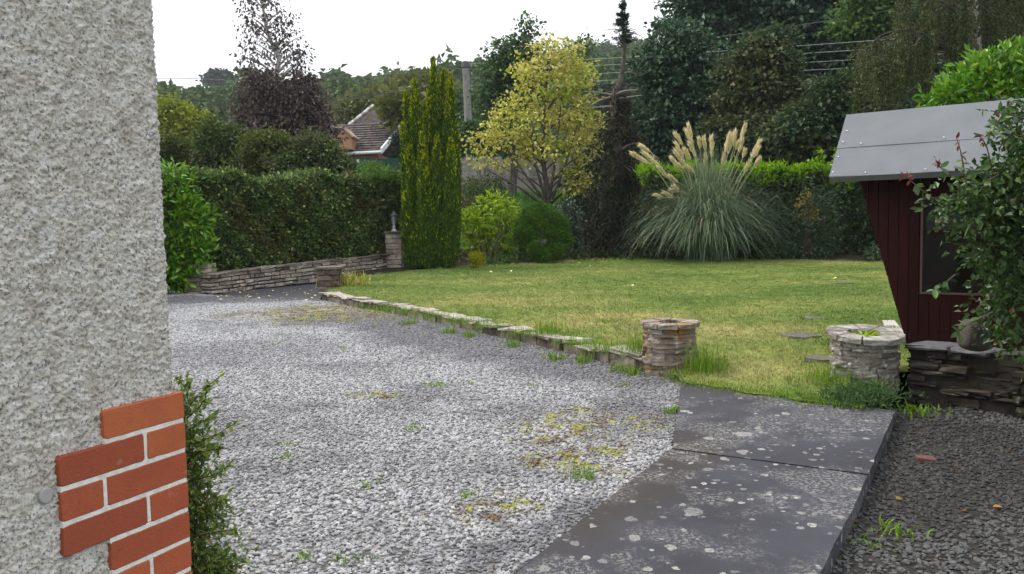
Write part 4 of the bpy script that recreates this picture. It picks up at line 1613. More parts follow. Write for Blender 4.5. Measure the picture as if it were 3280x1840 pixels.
# ---- utility pole
pt, pbm = at(1491, 199, 38.0), at(1512, 640, 38.0)
pole = empty('utility_pole', (pbm.x, pbm.y, float(T(pbm.x, 38.)) - .3), 'tall grey timber utility pole standing behind the tall yew', 'pole')
m = M('pole_timber', .85, .2)
m.col(m.ramp(m.noise(8, 5, .6, stretch=(6, 6, .5)), [(.35, (.14, .13, .12)), (.65, (.30, .29, .28))]))
PB = Vector((pbm.x, 38.0, float(T(pbm.x, 38.0)) - .3))
mk('post', mesh_np('post', *tube([PB, PB.lerp(pt, .5), pt], [.20, .18, .16], 12)), m.mat, pole, smooth=True)
mk('post_cap', mesh_np('cap', *lathe(pt, [(0, .06), (.17, .0), (.19, -.25), (.165, -.3)])), DARK_M, pole)
INS = plain('insulator', (.25, .25, .27), .3, .5)
for i in range(4):
    c_ = pt + Vector((.26, 0, -.18 - .36 * i))
    mk('bracket', mesh_np('br', *tube([pt + Vector((.05, 0, -.18 - .36 * i)), c_ + Vector((.05, 0, 0))], .018, 5)), DARK_M, pole)
    mk('insulator', mesh_np('ins', *lathe(c_, [(0, -.06), (.035, -.05), (.05, 0), (.035, .05), (0, .09)], 8)), INS, pole)

# ---- overhead wires
WIRE_D = plain('dark_wire', (.05, .05, .055), .6)
WIRE_L = plain('pale_wire', (.40, .42, .42), .5)
LP = pt
def wire(pts, r, mat, label, group=None):
    P = curve(pts, 26)
    mk('overhead_wire', mesh_np('wire', *tube(P, r, 4)), mat, None, label=label, cat='wire', group=group)
wire([at(-250, 262, 46), at(508, 251, 43), at(774, 259, 41.5), at(1123, 249, 39.6), at(1490, 220, 38)], .014, WIRE_D, 'topmost dark wire left of the pole, passing beside the lone ridge tree')
wire([at(-250, 262, 30), at(508, 289, 33), at(957, 328, 35), at(1380, 268, 37.4), at(1490, 232, 38)], .013, WIRE_D, 'upper of the two sagging wires left of the pole')
wire([at(-250, 275, 30), at(508, 309, 33), at(915, 343, 35), at(1380, 275, 37.4), at(1490, 238, 38)], .013, WIRE_D, 'lower of the two sagging wires left of the pole')
wire([at(1490, 228, 38), at(1870, 172, 35), at(2070, 148, 33.5), at(2422, 102, 30), at(2815, 40, 27), at(3500, -90, 23)], .014, WIRE_D, 'highest dark wire rising right across the big trees')
for (ya, yb, yc, lab) in ((190, 150, 118, 'topmost'), (211, 175, 146, 'second'), (237, 204, 178, 'third'), (260, 229, 206, 'lowest')):
    wire([at(1500, ya + 14, 38), at(1900, ya, 34.5), at(2520, yb, 28.2), at(2960, yc, 25), at(3600, yc - 52, 21)], .006, WIRE_L, lab + ' of the four parallel pale wires right of the pole')
# ================================================================== VEGETATION
BARK = M('bark', .9, .15)
BARK.col(BARK.ramp(BARK.noise(14, 5, .65, stretch=(1, 1, .35)), [(.35, (.05, .042, .035)), (.65, (.13, .11, .095))]))
BARK.bump(BARK.noise(40, 4, stretch=(1, 1, .3)), .6, .02)
BARK = BARK.mat
PALE = M('pale_bark', .85, .2)
PALE.col(PALE.ramp(PALE.noise(9, 5, .7, stretch=(1, 1, 2.2)), [(.36, (.10, .085, .08)), (.50, (.36, .33, .31)), (.7, (.52, .50, .48))]))
PALE = PALE.mat
TWIG = plain('twig', (.075, .055, .045), .9, var=.3)


def limbs(rng, trunk, tips, r0, r1, seg=5, sag=0.0, lift=0.25):
    """curved branches from a trunk polyline to the given tips"""
    out = []
    tr = np.asarray(trunk)
    for t in tips:
        dz = t[2] - tr[:, 2]
        hd = np.linalg.norm(tr[:, :2] - t[:2], axis=1)
        want = np.abs(dz - hd * 0.7)
        i = int(np.argmin(want))
        a = tr[i]
        mid = (a + t) / 2 + np.array([rng.normal(0, .1), rng.normal(0, .1), lift]) * np.linalg.norm(t - a) * .4 - np.array([0, 0, sag])
        P = curve([a, mid, t], 7)
        rr = np.linspace(r0, r1, 7)
        out.append(tube(P, rr, seg))
    return out


def tree(name, label, base, trunk, r0, r1, lobes, rng, n_cl, per, crad, Ls, Ws, mat, bark=BARK, nlimb=24, lr=(.05, .012), shell=.45, up=.6, droop=.2,
         cat='tree', group=None, wts=None, flat=.75, extra=None, outw=.8, limb_tips=None):
    e = empty(name, base, label, cat, group)
    tr = curve(trunk, 24)
    tr = tr + np.concatenate([np.zeros((1, 3)), rng.normal(0, .012, (22, 3)) * (1, 1, 0), np.zeros((1, 3))])
    mk('trunk', mesh_np('trunk', *tube(tr, np.linspace(r0, r1, 24) * (1 + .5 * np.exp(-np.linspace(0, 12, 24))), 9)), bark, e, smooth=True)
    cen, outs = lobe_points(rng, lobes, n_cl, shell, wts)
    if nlimb:
        sel = cen[rng.choice(len(cen), min(nlimb, len(cen)), replace=False)] if limb_tips is None else limb_tips
        V, Fc = join(limbs(rng, tr, sel, lr[0], lr[1]))
        mk('branches', mesh_np('branches', V, Fc), bark, e, smooth=True, kind='stuff')
    V, Fc = clump_leaves(rng, cen, outs, crad, per, Ls, Ws, up, droop, flat, outw)
    mk('crown', mesh_np('crown', V, Fc), mat, e, kind='stuff')
    return e


def shrub(name, label, lobes, rng, n_cl, per, crad, Ls, Ws, mat, cat='shrub', group=None, shell=.5, up=.6, droop=.1, nst=8, stem_r=.012, zbase=None, base=None, flat=.8, outw=.8, wts=None):
    """bush: stems from one root, foliage over the lobes"""
    c = np.mean([l[0] for l in lobes], 0)
    zb = zbase if zbase is not None else float(min(l[0][2] - l[1][2] for l in lobes))
    b = np.array(base) if base is not None else np.array([c[0], c[1], zb])
    e = empty(name, tuple(b), label, cat, group)
    cen, outs = lobe_points(rng, lobes, n_cl, shell, wts)
    st = []
    for t in cen[rng.choice(len(cen), min(nst, len(cen)), replace=False)]:
        s = b + np.array([rng.normal(0, .08), rng.normal(0, .08), 0])
        st.append(tube(curve([s, (s + t) / 2 + np.array([0, 0, .12]), t], 7), np.linspace(stem_r, stem_r * .4, 7), 5))
    if st:
        mk('stems', mesh_np('stems', *join(st)), TWIG, e, kind='stuff')
    mk('foliage', mesh_np('foliage', *clump_leaves(rng, cen, outs, crad, per, Ls, Ws, up, droop, flat, outw)), mat, e, kind='stuff')
    return e


def ragged(lobes, rng, k=3, f=(.25, .55)):
    """add smaller lobes standing out of the big ones"""
    out = list(lobes)
    for c, r in lobes:
        for _ in range(k):
            u = rand_unit(rng, 1)[0]
            u[2] = abs(u[2]) * 1.1
            q = rng.uniform(*f)
            out.append((c + u * r * rng.uniform(.7, 1.05), r * q * np.array([1, 1, rng.uniform(.8, 1.5)])))
    return out


def leaf_mesh(name, Lh, Wd, mat, cup=.12):
    """one broad leaf with a midrib fold"""
    ts = [0, .22, .5, .78, 1.0]
    ws = [0.02, .72, 1.0, .66, 0.0]
    V = []
    for t, w in zip(ts, ws):
        z = -cup * Lh * t * t * 1.3
        for s in (-1, 0, 1):
            V.append((s * w * Wd / 2, t * Lh, z + abs(s) * w * Wd * .16))
    Fc = []
    for i in range(4):
        for j in range(2):
            a = i * 3 + j
            Fc.append((a, a + 1, a + 4, a + 3))
    me = mesh_np(name, np.array(V), Fc)
    me.materials.append(mat)
    me.polygons.foreach_set('use_smooth', np.ones(len(me.polygons), bool))
    return me


def single_leaves(parent, meshes, P, A, N, sc, rng, name='leaf'):
    """leaves near enough to tell apart: one object each, sharing a few meshes"""
    A = unit(A)
    B = unit(np.cross(A, N))
    N2 = np.cross(B, A)
    pl = np.array(tuple(parent.location))
    for i in range(len(P)):
        o = bpy.data.objects.new(name, meshes[rng.integers(len(meshes))])
        mt = Matrix(((B[i, 0], A[i, 0], N2[i, 0], P[i, 0] - pl[0]), (B[i, 1], A[i, 1], N2[i, 1], P[i, 1] - pl[1]), (B[i, 2], A[i, 2], N2[i, 2], P[i, 2] - pl[2]), (0, 0, 0, 1)))
        o.parent = parent
        o.matrix_local = mt @ Matrix.Scale(float(sc[i]), 4)
        COL.objects.link(o)


# ---- distant wood on the hill
rng = np.random.default_rng(100)
HILLM = leafmat('hill_leaves', [(0, (.026, .048, .024)), (.5, (.046, .078, .034)), (1, (.08, .118, .048))], patch=(.085, .105, .04), pscale=.035, trans=.15, rough=.7, spec=.15)
pts = []
while len(pts) < 640:
    y = rng.uniform(88, 262)
    a = rng.uniform(-.72, .30)
    if rng.random() < y / 262:
        pts.append((a * y, y))
pts = np.array(pts)
rad_t = rng.uniform(3.2, 6.2, len(pts))
ht = rng.uniform(6.5, 11.5, len(pts))
per_t = 400
u = rand_unit(rng, len(pts) * per_t)
u[:, 2] = np.abs(u[:, 2]) * 1.1 - .1
Rr = np.repeat(rad_t, per_t)[:, None] * np.array([1, 1, .85])
Cc = np.repeat(np.stack([pts[:, 0], pts[:, 1], T(pts[:, 0], pts[:, 1]) + ht - rad_t * .75], 1), per_t, 0)
lump = 1 + .22 * np.sin(u[:, 0] * 5 + Cc[:, 0]) * np.sin(u[:, 2] * 6 + Cc[:, 1])
Pl = Cc + u * Rr * lump[:, None] * rng.uniform(.8, 1.02, len(u))[:, None]
V, Fc = leaf_arr(Pl, rng.normal(size=Pl.shape), u + rng.normal(size=u.shape) * .5, rng.uniform(.55, 1.25, len(Pl)), rng.uniform(.5, .95, len(Pl)))
mk('distant_wood', mesh_np('wood', V, Fc), HILLM, None, label='dense wood covering the hill on the skyline', cat='wood', kind='stuff')

# ---- lone round tree on the ridge
DK = leafmat('ridge_tree_leaves', [(0, (.022, .026, .020)), (1, (.04, .046, .03))], trans=.1, rough=.7)
rc = at(700, 276, 236)
rng = np.random.default_rng(101)
tree('ridge_tree', 'lone dome-shaped dark tree standing up on the hill skyline', rc - UPV * 7, [rc - UPV * 7, rc - UPV * 3, rc + UPV * .5], .5, .2,
     [L(700, 255, 36, 17, 236), L(690, 247, 22, 13, 236), L(715, 252, 24, 13, 236)], rng, 340, 14, .6, 1.0, .8, DK, nlimb=10, lr=(.15, .05), shell=.3)

# ---- yellow-green tree far left
YG = leafmat('willow_leaves', [(0, (.13, .15, .022)), (.5, (.20, .22, .035)), (1, (.28, .28, .05))], patch=(.12, .16, .03), pscale=.3, trans=.3)
b = at(580, 560, 52)
rng = np.random.default_rng(102)
tree('willow_tree', 'soft yellow-green tree at the left, between hedge and hill', b, [b, at(582, 450, 52), at(585, 360, 52)], .25, .08,
     [L(570, 430, 70, 65, 52), L(540, 385, 55, 55, 52), L(600, 475, 65, 55, 52), L(615, 425, 35, 50, 52), L(500, 440, 60, 80, 52)], rng, 620, 34, .42, .34, .17, YG, droop=.7, nlimb=14, shell=.35)

# ---- trees on the slope behind the bungalow
OL = leafmat('olive_leaves', [(0, (.06, .075, .022)), (.5, (.09, .105, .035)), (1, (.13, .13, .05))], trans=.25)
rng = np.random.default_rng(103)
b = at(1240, 500, 66)
tree('slope_tree', 'olive green tree rising behind the bungalow roof', b, [b, at(1240, 430, 66), at(1245, 350, 66)], .3, .08,
     [L(1190, 355, 90, 40, 66), L(1270, 335, 80, 45, 66), L(1140, 385, 60, 30, 66), L(1330, 310, 70, 50, 66), L(1240, 390, 80, 35, 66), L(1290, 360, 40, 24, 46), L(1300, 340, 36, 26, 46), L(1400, 330, 70, 60, 66)], rng, 760, 26, .5, .45, .3, OL, nlimb=14, shell=.35)
GRN = leafmat('mid_green_leaves', [(0, (.04, .07, .025)), (1, (.08, .115, .04))], trans=.25)
b = at(1560, 520, 60)
tree('slope_tree', 'green tree behind the utility pole and the yellow tree', b, [b, at(1560, 420, 60), at(1560, 320, 60)], .3, .08,
     [L(1540, 380, 90, 80, 60), L(1480, 430, 70, 70, 60), L(1600, 440, 90, 70, 60), L(1450, 360, 50, 50, 60)], rng, 620, 26, .45, .42, .28, GRN, nlimb=10, shell=.35)
DKC = leafmat('dark_conifer_leaves', [(0, (.014, .022, .013)), (1, (.028, .04, .02))], trans=.08)
b = at(1284, 540, 43)
tree('dark_conifer', 'dark evergreen at the right end of the bungalow', b, [b, at(1284, 470, 43), at(1284, 430, 43)], .12, .04,
     [L(1284, 480, 22, 55, 43), L(1286, 525, 26, 45, 43)], rng, 160, 40, .16, .16, .06, DKC, nlimb=8, lr=(.02, .01))

# ---- copper birch behind the hedge
CB = leafmat('copper_leaves', [(0, (.04, .032, .032)), (.5, (.075, .058, .052)), (.9, (.12, .095, .08)), (1.0, (.24, .21, .18))], trans=.18, rough=.5)
rng = np.random.default_rng(104)
d = 30.
trk = [at(893, 600, d), at(890, 480, d), at(886, 350, d), at(880, 255, d), at(893, 180, d), at(866, 130, d), at(850, 70, d), at(838, 0, d), at(826, -90, d)]
sp = [L(850, 20, 75, 55, d), L(800, 95, 45, 40, d), L(880, 100, 70, 45, d), L(930, 140, 55, 45, d), L(965, 180, 30, 30, d), L(800, 200, 40, 30, d), L(840, 150, 55, 40, d), L(900, 215, 70, 35, d), L(970, 215, 35, 30, d), L(800, -60, 60, 60, d), L(880, -50, 60, 60, d), L(915, 55, 30, 25, d)]
e = tree('copper_birch', 'tall dark copper birch with pale trunk, thin above and dense below', trk[0], trk, .12, .03, sp, rng, 165, 12, .14, .14, .08, CB, bark=PALE, nlimb=60, lr=(.035, .008), shell=.25, droop=.8, outw=.4)
dn = [L(850, 300, 85, 55, d), L(930, 320, 95, 60, d), L(820, 380, 65, 60, d), L(890, 400, 110, 70, d), L(990, 400, 80, 65, d), L(1030, 450, 60, 40, d), L(800, 440, 45, 50, d), L(900, 460, 110, 50, d), L(980, 330, 60, 50, d)]
dn = ragged(dn, rng, 2, (.3, .5))
cen, outs = lobe_points(rng, dn, 720, .25)
mk('crown', mesh_np('crown', *clump_leaves(rng, cen, outs * .3, np.array([.13, .13, .26]), 22, .15, .085, CB and .3, .9, 1.0, .4)), CB, e, kind='stuff')

# ---- hedge on the boundary wall
HG = leafmat('hedge_leaves', [(0, (.032, .056, .022)), (.35, (.058, .098, .036)), (.72, (.105, .155, .058)), (.92, (.19, .22, .085)), (1, (.36, .34, .16))],
             patch=(.085, .07, .03), pscale=1.1, trans=.2, pedge=(.52, .66))
rng = np.random.default_rng(105)
ha, hb = gp(640, 941), gp(1285, 872)
hbase = (ha + hb) / 2
e = empty('hedge', hbase, 'long trimmed dark green hedge growing above the boundary stone wall', 'hedge')
hd = Vector((hb.x - ha.x, hb.y - ha.y, 0)); hl = hd.length; hd.normalize(); hn = Vector((-hd.y, hd.x, 0))
if hn.y < 0: hn = -hn
nH = 36000
uu = rng.uniform(-6.5, hl + .9, nH)
X0 = np.array(tuple(ha)); HD = np.array(tuple(hd)); HN = np.array(tuple(hn))
zlo = np.array([X0[2] + (hb.z - ha.z) * q / hl + hb0 * .85 for q in uu])
ztop = np.interp(uu, [-6.5, 0, hl * .3, hl * .6, hl + .9], [at(440, 560, ha.y).z, at(640, 563, ha.y).z, at(830, 572, (ha.y * .7 + hb.y * .3)).z, at(1030, 572, (ha.y * .4 + hb.y * .6)).z, at(1300, 560, hb.y).z])
ztop = ztop + .09 * np.sin(uu * 2.1) + .06 * np.sin(uu * 5.3 + 1)
face = rng.random(nH) < .74
v = rng.random(nH)
zz = np.where(face, zlo + (ztop - zlo) * v, ztop - np.abs(rng.normal(0, .05, nH)))
dep = np.where(face, .38 + np.abs(rng.normal(0, .09, nH)) + .10 * np.sin(uu * 1.7 + zz * 2.3) + .08 * np.sin(uu * 4.1 - zz * 5) + .06 * np.sin(uu * 9.3 + zz * 8), .38 + rng.random(nH) * 1.3)
dep = dep + .25 * np.clip(v - .8, 0, 1) * face
cP = X0 + HD * uu[:, None] + HN * dep[:, None]
cP[:, 2] = zz
ov = np.where(face[:, None], -HN + np.array([0, 0, .3]), np.array([0, 0, 1.0]))
V, Fc = clump_leaves(rng, cP, ov, .055, 3, .10, .058, .5, .1, 1.0, .7)
mk('foliage', mesh_np('hedge', V, Fc), HG, e, kind='stuff')
# dark woody inside of the hedge
c8 = []
for zsel in (0, 1):
    for (q, o) in ((-6.4, .62), (hl + .8, .62), (hl + .8, 1.5), (-6.4, 1.5)):
        p = X0 + HD * q + HN * o
        c8.append((p[0], p[1], (np.interp(q, [0, hl], [ha.z, hb.z]) + .1) if not zsel else float(np.interp(q, uu[np.argsort(uu)], ztop[np.argsort(uu)])) - .22))
mk('inner_twigs', mesh_np('inner', *box8(c8)), plain('hedge_inside', (.022, .02, .014), .95, var=.4, scale=9), e)
# shoots standing out of its right end
SH = leafmat('shoot_leaves', [(0, (.06, .12, .03)), (1, (.12, .19, .05))], trans=.3)
shrub('hedge_shoots', 'loose bright shoots growing over the right end of the hedge', [L(1215, 560, 50, 22, 22.3), L(1180, 575, 50, 18, 22.0), L(1250, 575, 40, 25, 22.3), L(1170, 545, 10, 26, 22.0), L(1195, 540, 8, 26, 22.1)], rng, 150, 12, .08, .09, .04, SH, nst=14, zbase=1.6)

# ---- laurel at the left
LAU = leafmat('laurel_leaves', [(0, (.05, .12, .022)), (.4, (.085, .18, .03)), (.8, (.13, .245, .045)), (1, (.22, .30, .07))], trans=.25, rough=.32, spec=.5)
rng = np.random.default_rng(106)
b = gp(590, 938)
dl = b.y - .2
lob = [L(560, 600, 45, 70, dl), L(590, 700, 55, 90, dl), L(560, 800, 60, 90, dl), L(600, 850, 45, 70, dl), L(540, 880, 60, 50, dl), L(630, 720, 40, 60, dl), L(480, 700, 60, 160, dl), L(640, 800, 35, 30, dl)]
e = shrub('laurel_bush', 'bright green glossy laurel between the house corner and the hedge', lob, rng, 520, 9, .10, .17, .07, LAU, nst=12, base=tuple(b), zbase=b.z, up=.5)
cen, outs = lobe_points(rng, lob[:6], 260, .92)
cen[:, 1] -= .15
lm = [leaf_mesh('leaf', .18, .072, LAU)]
LAUo = leafmat('laurel_single', [(0, (.06, .14, .024)), (.5, (.10, .21, .035)), (1, (.18, .29, .06))], trans=.25, rough=.3, spec=.5, src='object')
lm = [leaf_mesh('leaf', .18, .07, LAUo), leaf_mesh('leaf', .15, .065, LAUo, .2)]
outs[:, 1] = -np.abs(outs[:, 1])
single_leaves(e, lm, cen, outs + rng.normal(0, .6, cen.shape), np.array([0, -.5, .9]) + rng.normal(0, .4, cen.shape), rng.uniform(.75, 1.15, len(cen)), rng)

# ---- dark overgrown bushes behind the hedge
BD = leafmat('bramble_leaves', [(0, (.028, .045, .018)), (.5, (.055, .08, .028)), (.9, (.09, .115, .045)), (1, (.17, .17, .08))], patch=(.075, .06, .04), pscale=.5, trans=.2, pedge=(.5, .65))
BD2 = leafmat('elder_leaves', [(0, (.04, .062, .016)), (.6, (.08, .11, .028)), (1, (.14, .165, .05))], patch=(.045, .05, .022), pscale=.7, trans=.25)
rng = np.random.default_rng(107)
for (nm, lab, lb, mt, k) in [
    ('elder_bush', 'yellow-green bushy growth behind the left end of the hedge', [L(560, 500, 60, 60, 27), L(600, 540, 70, 40, 27), L(520, 540, 50, 60, 27)], BD2, 300),
    ('bramble_bush', 'dark bush with a pointed top under the left edge of the copper birch', [L(690, 470, 45, 60, 26.5), L(700, 530, 80, 50, 26.5), L(730, 480, 50, 60, 26.5)], BD, 330),
    ('elder_bush', 'leafy elder with lighter sprays below the birch trunk', [L(860, 480, 70, 45, 25.5), L(900, 520, 90, 50, 25.5), L(820, 530, 60, 45, 25.5)], BD2, 330),
    ('bramble_bush', 'dark spreading bush in front of the bungalow gable', [L(1010, 510, 80, 50, 25), L(1070, 540, 60, 40, 25), L(960, 540, 80, 40, 25), L(1000, 470, 50, 30, 25)], BD, 400)]:
    lb = ragged([(c, r * np.array([.88, .88, .82])) for c, r in lb], rng, 3)
    shrub(nm, lab, lb, rng, k, 26, .17, .15, .075, mt, nst=26, zbase=.9, shell=.25, stem_r=.02)

# ---- tall golden yew
rng = np.random.default_rng(108)
YD = leafmat('yew_leaves', [(0, (.022, .046, .013)), (.5, (.045, .085, .019)), (.85, (.08, .13, .026)), (1, (.15, .19, .035))], trans=.12, rough=.55)
YT = leafmat('yew_tips', [(0, (.15, .20, .022)), (.5, (.27, .32, .035)), (1, (.46, .46, .08))], trans=.25, rough=.5)
yb = gp(1378, 862, .15)
e = empty('golden_yew', yb, 'tall narrow yew of many upright columns with golden shoot tips', 'tree')
dy = yb.y + .6
cols = [(1300, 299, 17), (1327, 262, 19), (1374, 290, 17), (1388, 190, 18), (1420, 228, 18), (1442, 240, 17), (1352, 428, 18), (1400, 440, 18), (1420, 330, 20), (1461, 400, 14), (1446, 449, 17), (1379, 528, 20), (1312, 470, 19), (1338, 560, 20), (1290, 400, 13), (1422, 560, 20), (1458, 600, 15), (1298, 620, 18), (1382, 690, 24), (1424, 710, 22), (1332, 720, 24), (1362, 330, 18), (1358, 500, 20), (1368, 620, 22), (1348, 380, 16)]
fv, ff, gv_, gf_ = [], [], [], []
for (px, py, rp) in cols:
    front = py > 400
    dd = dy + rng.uniform(-.35, .2) - (.45 if front else 0)
    top = np.array(tuple(at(px, py, dd)))
    zb_y = yb.z + .02
    rr0 = rp * dy / F * 1.12
    bx = yb.x + (top[0] - yb.x) * .72
    by_ = yb.y + (top[1] - yb.y) * .9
    h = top[2] - zb_y
    n = int(2000 * h * rp / 22)
    t = rng.random(n) ** .9
    th = rng.uniform(0, 6.283, n)
    prof = np.interp(t, [0, .08, .35, .7, .9, 1], [.75, 1.05, 1.12, .85, .42, .03]) * rr0
    knob = 1 + .16 * np.sin(t * h * 9 + np.sin(th * 2) * 2 + px) + .14 * np.sin(th * 4 + t * 6 + px)
    r_ = prof * knob * rng.uniform(.80, 1.05, n)
    cx = bx + (top[0] - bx) * t ** .7
    cy = by_ + (top[1] - by_) * t ** .7
    P = np.stack([cx + r_ * np.cos(th), cy + r_ * np.sin(th), zb_y + t * h], 1)
    rad_ = np.stack([np.cos(th), np.sin(th), np.zeros(n)], 1)
    A = rad_ * .35 + np.array([0, 0, 1.0]) + rng.normal(0, .35, (n, 3))
    N_ = rad_ + rng.normal(0, .45, (n, 3)) + np.array([0, 0, .25])
    gold = rng.random(n) < np.interp(t, [0, .35, .7, .9, 1], [.01, .03, .13, .45, .9]) * (.35 + .75 * (knob > 1.02))
    for sel, vv, fc in ((~gold, fv, ff), (gold, gv_, gf_)):
        if sel.any():
            k = sel.sum()
            vv.append(leaf_arr(P[sel], A[sel], N_[sel], rng.uniform(.06, .12, k), rng.uniform(.02, .036, k)))
mk('trunk', mesh_np('tr', *tube([yb - UPV * .1, yb + UPV * .5, yb + UPV * 1.2], [.16, .14, .05], 8)), BARK, e)
mk('foliage', mesh_np('yew', *join(fv)), YD, e, kind='stuff')
mk('golden_tips', mesh_np('tips', *join(gv_)), YT, e, kind='stuff')

# ---- yellow variegated tree
rng = np.random.default_rng(109)
YA = leafmat('maple_leaves', [(0, (.19, .21, .05)), (.3, (.32, .32, .09)), (.65, (.46, .44, .15)), (.9, (.60, .57, .28)), (1, (.34, .22, .09))], patch=(.22, .28, .06), pscale=.8, trans=.3, pedge=(.50, .64))
d = 26.2
yb2 = at(1762, 690, d)
yb2.z = float(T(yb2.x, d)) - .1
lob = [L(1765, 130, 22, 40, d), L(1740, 190, 70, 50, d), L(1820, 190, 60, 50, d), L(1690, 250, 70, 60, d), L(1780, 270, 90, 70, d), L(1850, 250, 55, 80, d), L(1630, 350, 70, 50, d), L(1720, 370, 100, 70, d), L(1840, 370, 80, 90, d),
       L(1580, 390, 60, 45, d), L(1620, 450, 80, 45, d), L(1540, 470, 55, 40, d), L(1740, 470, 110, 60, d), L(1850, 470, 80, 80, d), L(1660, 520, 60, 35, d), L(1830, 570, 75, 50, d), L(1570, 520, 45, 28, d), L(1850, 590, 55, 40, d), L(1905, 420, 25, 60, d)]
ye = tree('yellow_maple', 'yellow variegated maple with several thin stems rising from one short trunk', yb2, [yb2, at(1757, 640, d), at(1745, 560, d), at(1740, 430, d), at(1755, 200, d)], .13, .03, lob, rng, 300, 22, .20, .13, .095, YA, nlimb=46, lr=(.03, .008), shell=.2, up=.9, flat=.45)
st = []
for (a, b_, c_) in (((1757, 660), (1690, 570), (1620, 470)), ((1757, 660), (1800, 560), (1850, 400)), ((1752, 650), (1715, 520), (1690, 330)), ((1755, 655), (1775, 540), (1800, 300)), ((1752, 665), (1660, 600), (1560, 545))):
    st.append(tube(curve([at(*a, d), at(*b_, d - .3), at(*c_, d)], 12), np.linspace(.06, .02, 12), 6))
for s in st:
    mk('stem', mesh_np('stem', *s), BARK, ye, smooth=True)

# ---- green sycamore behind it
SY = leafmat('sycamore_leaves', [(0, (.028, .055, .026)), (.5, (.05, .088, .04)), (.9, (.085, .13, .06)), (1, (.15, .18, .10))], trans=.2)
d = 31.
b = at(1640, 640, d); b.z = float(T(b.x, d)) - .1
tree('sycamore_tree', 'green sycamore rising behind the yellow maple with a thin pointed top', b, [b, at(1650, 480, d), at(1660, 330, d), at(1680, 90, d)], .16, .025,
     [L(1685, 90, 16, 35, d), L(1690, 140, 40, 40, d), L(1620, 165, 55, 30, d), L(1650, 200, 60, 40, d), L(1600, 240, 55, 50, d), L(1660, 280, 80, 70, d), L(1590, 330, 60, 70, d), L(1500, 440, 40, 60, d), L(1590, 430, 80, 60, d), L(1860, 150, 25, 30, d)],
     rng, 240, 30, .24, .17, .12, SY, nlimb=30, shell=.25, up=.9, flat=.5)

# ---- dying spruce
rng = np.random.default_rng(110)
d = 24.
sb_ = at(1990, 815, d); sb_.z = S * d + .02
trk = [sb_, at(1988, 700, d), at(1984, 560, d), at(1975, 420, d), at(1965, 320, d), at(1990, 250, d), at(2002, 130, d), at(1996, 60, d), at(1992, -5, d)]
e = empty('dying_spruce', sb_, 'dying dark spruce with bare middle trunk and a small green spire on top', 'tree')
tr = curve(trk, 30)
mk('trunk', mesh_np('tr', *tube(tr, np.concatenate([np.linspace(.19, .085, 18), np.linspace(.075, .010, 12)]), 8)), BARK, e, smooth=True)
SPG = leafmat('spruce_leaves', [(0, (.015, .024, .017)), (1, (.035, .05, .033))], trans=.05)
SPB = leafmat('spruce_brown', [(0, (.012, .013, .008)), (.6, (.024, .024, .013)), (1, (.05, .04, .024))], patch=(.014, .024, .012), pscale=.8, trans=.08)
cp, co = [], []
for i in range(64):                                   # green spire
    t = rng.random() ** .8
    z = at(1994, 0 + 138 * t, d)
    rr = (.02 + .40 * t ** 1.2) * rng.uniform(.55, 1.05)
    a = rng.uniform(0, 6.283)
    for q in np.linspace(.15, 1, 6):
        cp.append((z.x + rr * q * math.cos(a), z.y + rr * q * math.sin(a), z.z - .14 * q + .14 * q * q))
        co.append((math.cos(a), math.sin(a), .35))
V, Fc = clump_leaves(rng, np.array(cp), np.array(co), np.array([.022, .022, .012]), 9, .08, .024, 0, -.1, 1, .8)
mk('spire', mesh_np('sp', V, Fc), SPG, e, kind='stuff')
tw = []
for i in range(46):                                   # dead branches
    k = rng.integers(8, 24)
    a0 = tr[k]
    a = rng.uniform(0, 6.283)
    ln = rng.uniform(.3, 1.1)
    q = a0 + np.array([math.cos(a) * ln, math.sin(a) * ln, rng.uniform(-.45, .15) * ln])
    tw.append(tube(curve([a0, (a0 + q) / 2 + (0, 0, .06), q], 5), np.linspace(.018, .006, 5), 4))
DEADW = plain('dead_wood', (.24, .21, .19), .9, var=.3)
for (a, b_, c_) in (((1965, 305), (1920, 297), (1872, 293)), ((1962, 310), (1925, 320), (1892, 338)), ((1966, 305), (2000, 292), (2042, 288)), ((1975, 318), (2010, 312), (2055, 306)), ((1975, 340), (1935, 342), (1895, 346)), ((1984, 480), (2040, 460), (2110, 510)), ((1988, 560), (2060, 590), (2140, 600))):
    V = curve([at(*a, d), at(*b_, d - .2), at(*c_, d - .3)], 7)
    mk('dead_branch', mesh_np('db', *tube(V, np.linspace(.035, .012, 7), 5)), DEADW, e)
mk('dead_twigs', mesh_np('tw', *join(tw)), TWIG, e, kind='stuff')
cp, co = [], []
for i in range(185):                                   # drooping lower skirts
    t = rng.random() ** .6
    py = 270 + 520 * t
    c0 = at(1985, py, d)
    a = rng.uniform(0, 6.283)
    rr = rng.uniform(.4, 1) * np.interp(py, [270, 330, 420, 520, 650, 800], [.18, .38, .75, 1.25, 1.5, 1.25]) * (1.15 if math.cos(a) > 0 else .95)
    for q in np.linspace(.25, 1, 9):
        cp.append((c0.x + rr * q * math.cos(a), c0.y + rr * q * math.sin(a), c0.z - .45 * rr * q * q))
        co.append((math.cos(a) * .8, math.sin(a) * .8, -.3))
V, Fc = clump_leaves(rng, np.array(cp), np.array(co), .075, 11, .13, .04, 0, .5, 1, .7)
mk('lower_foliage', mesh_np('lf', V, Fc), SPB, e, kind='stuff')

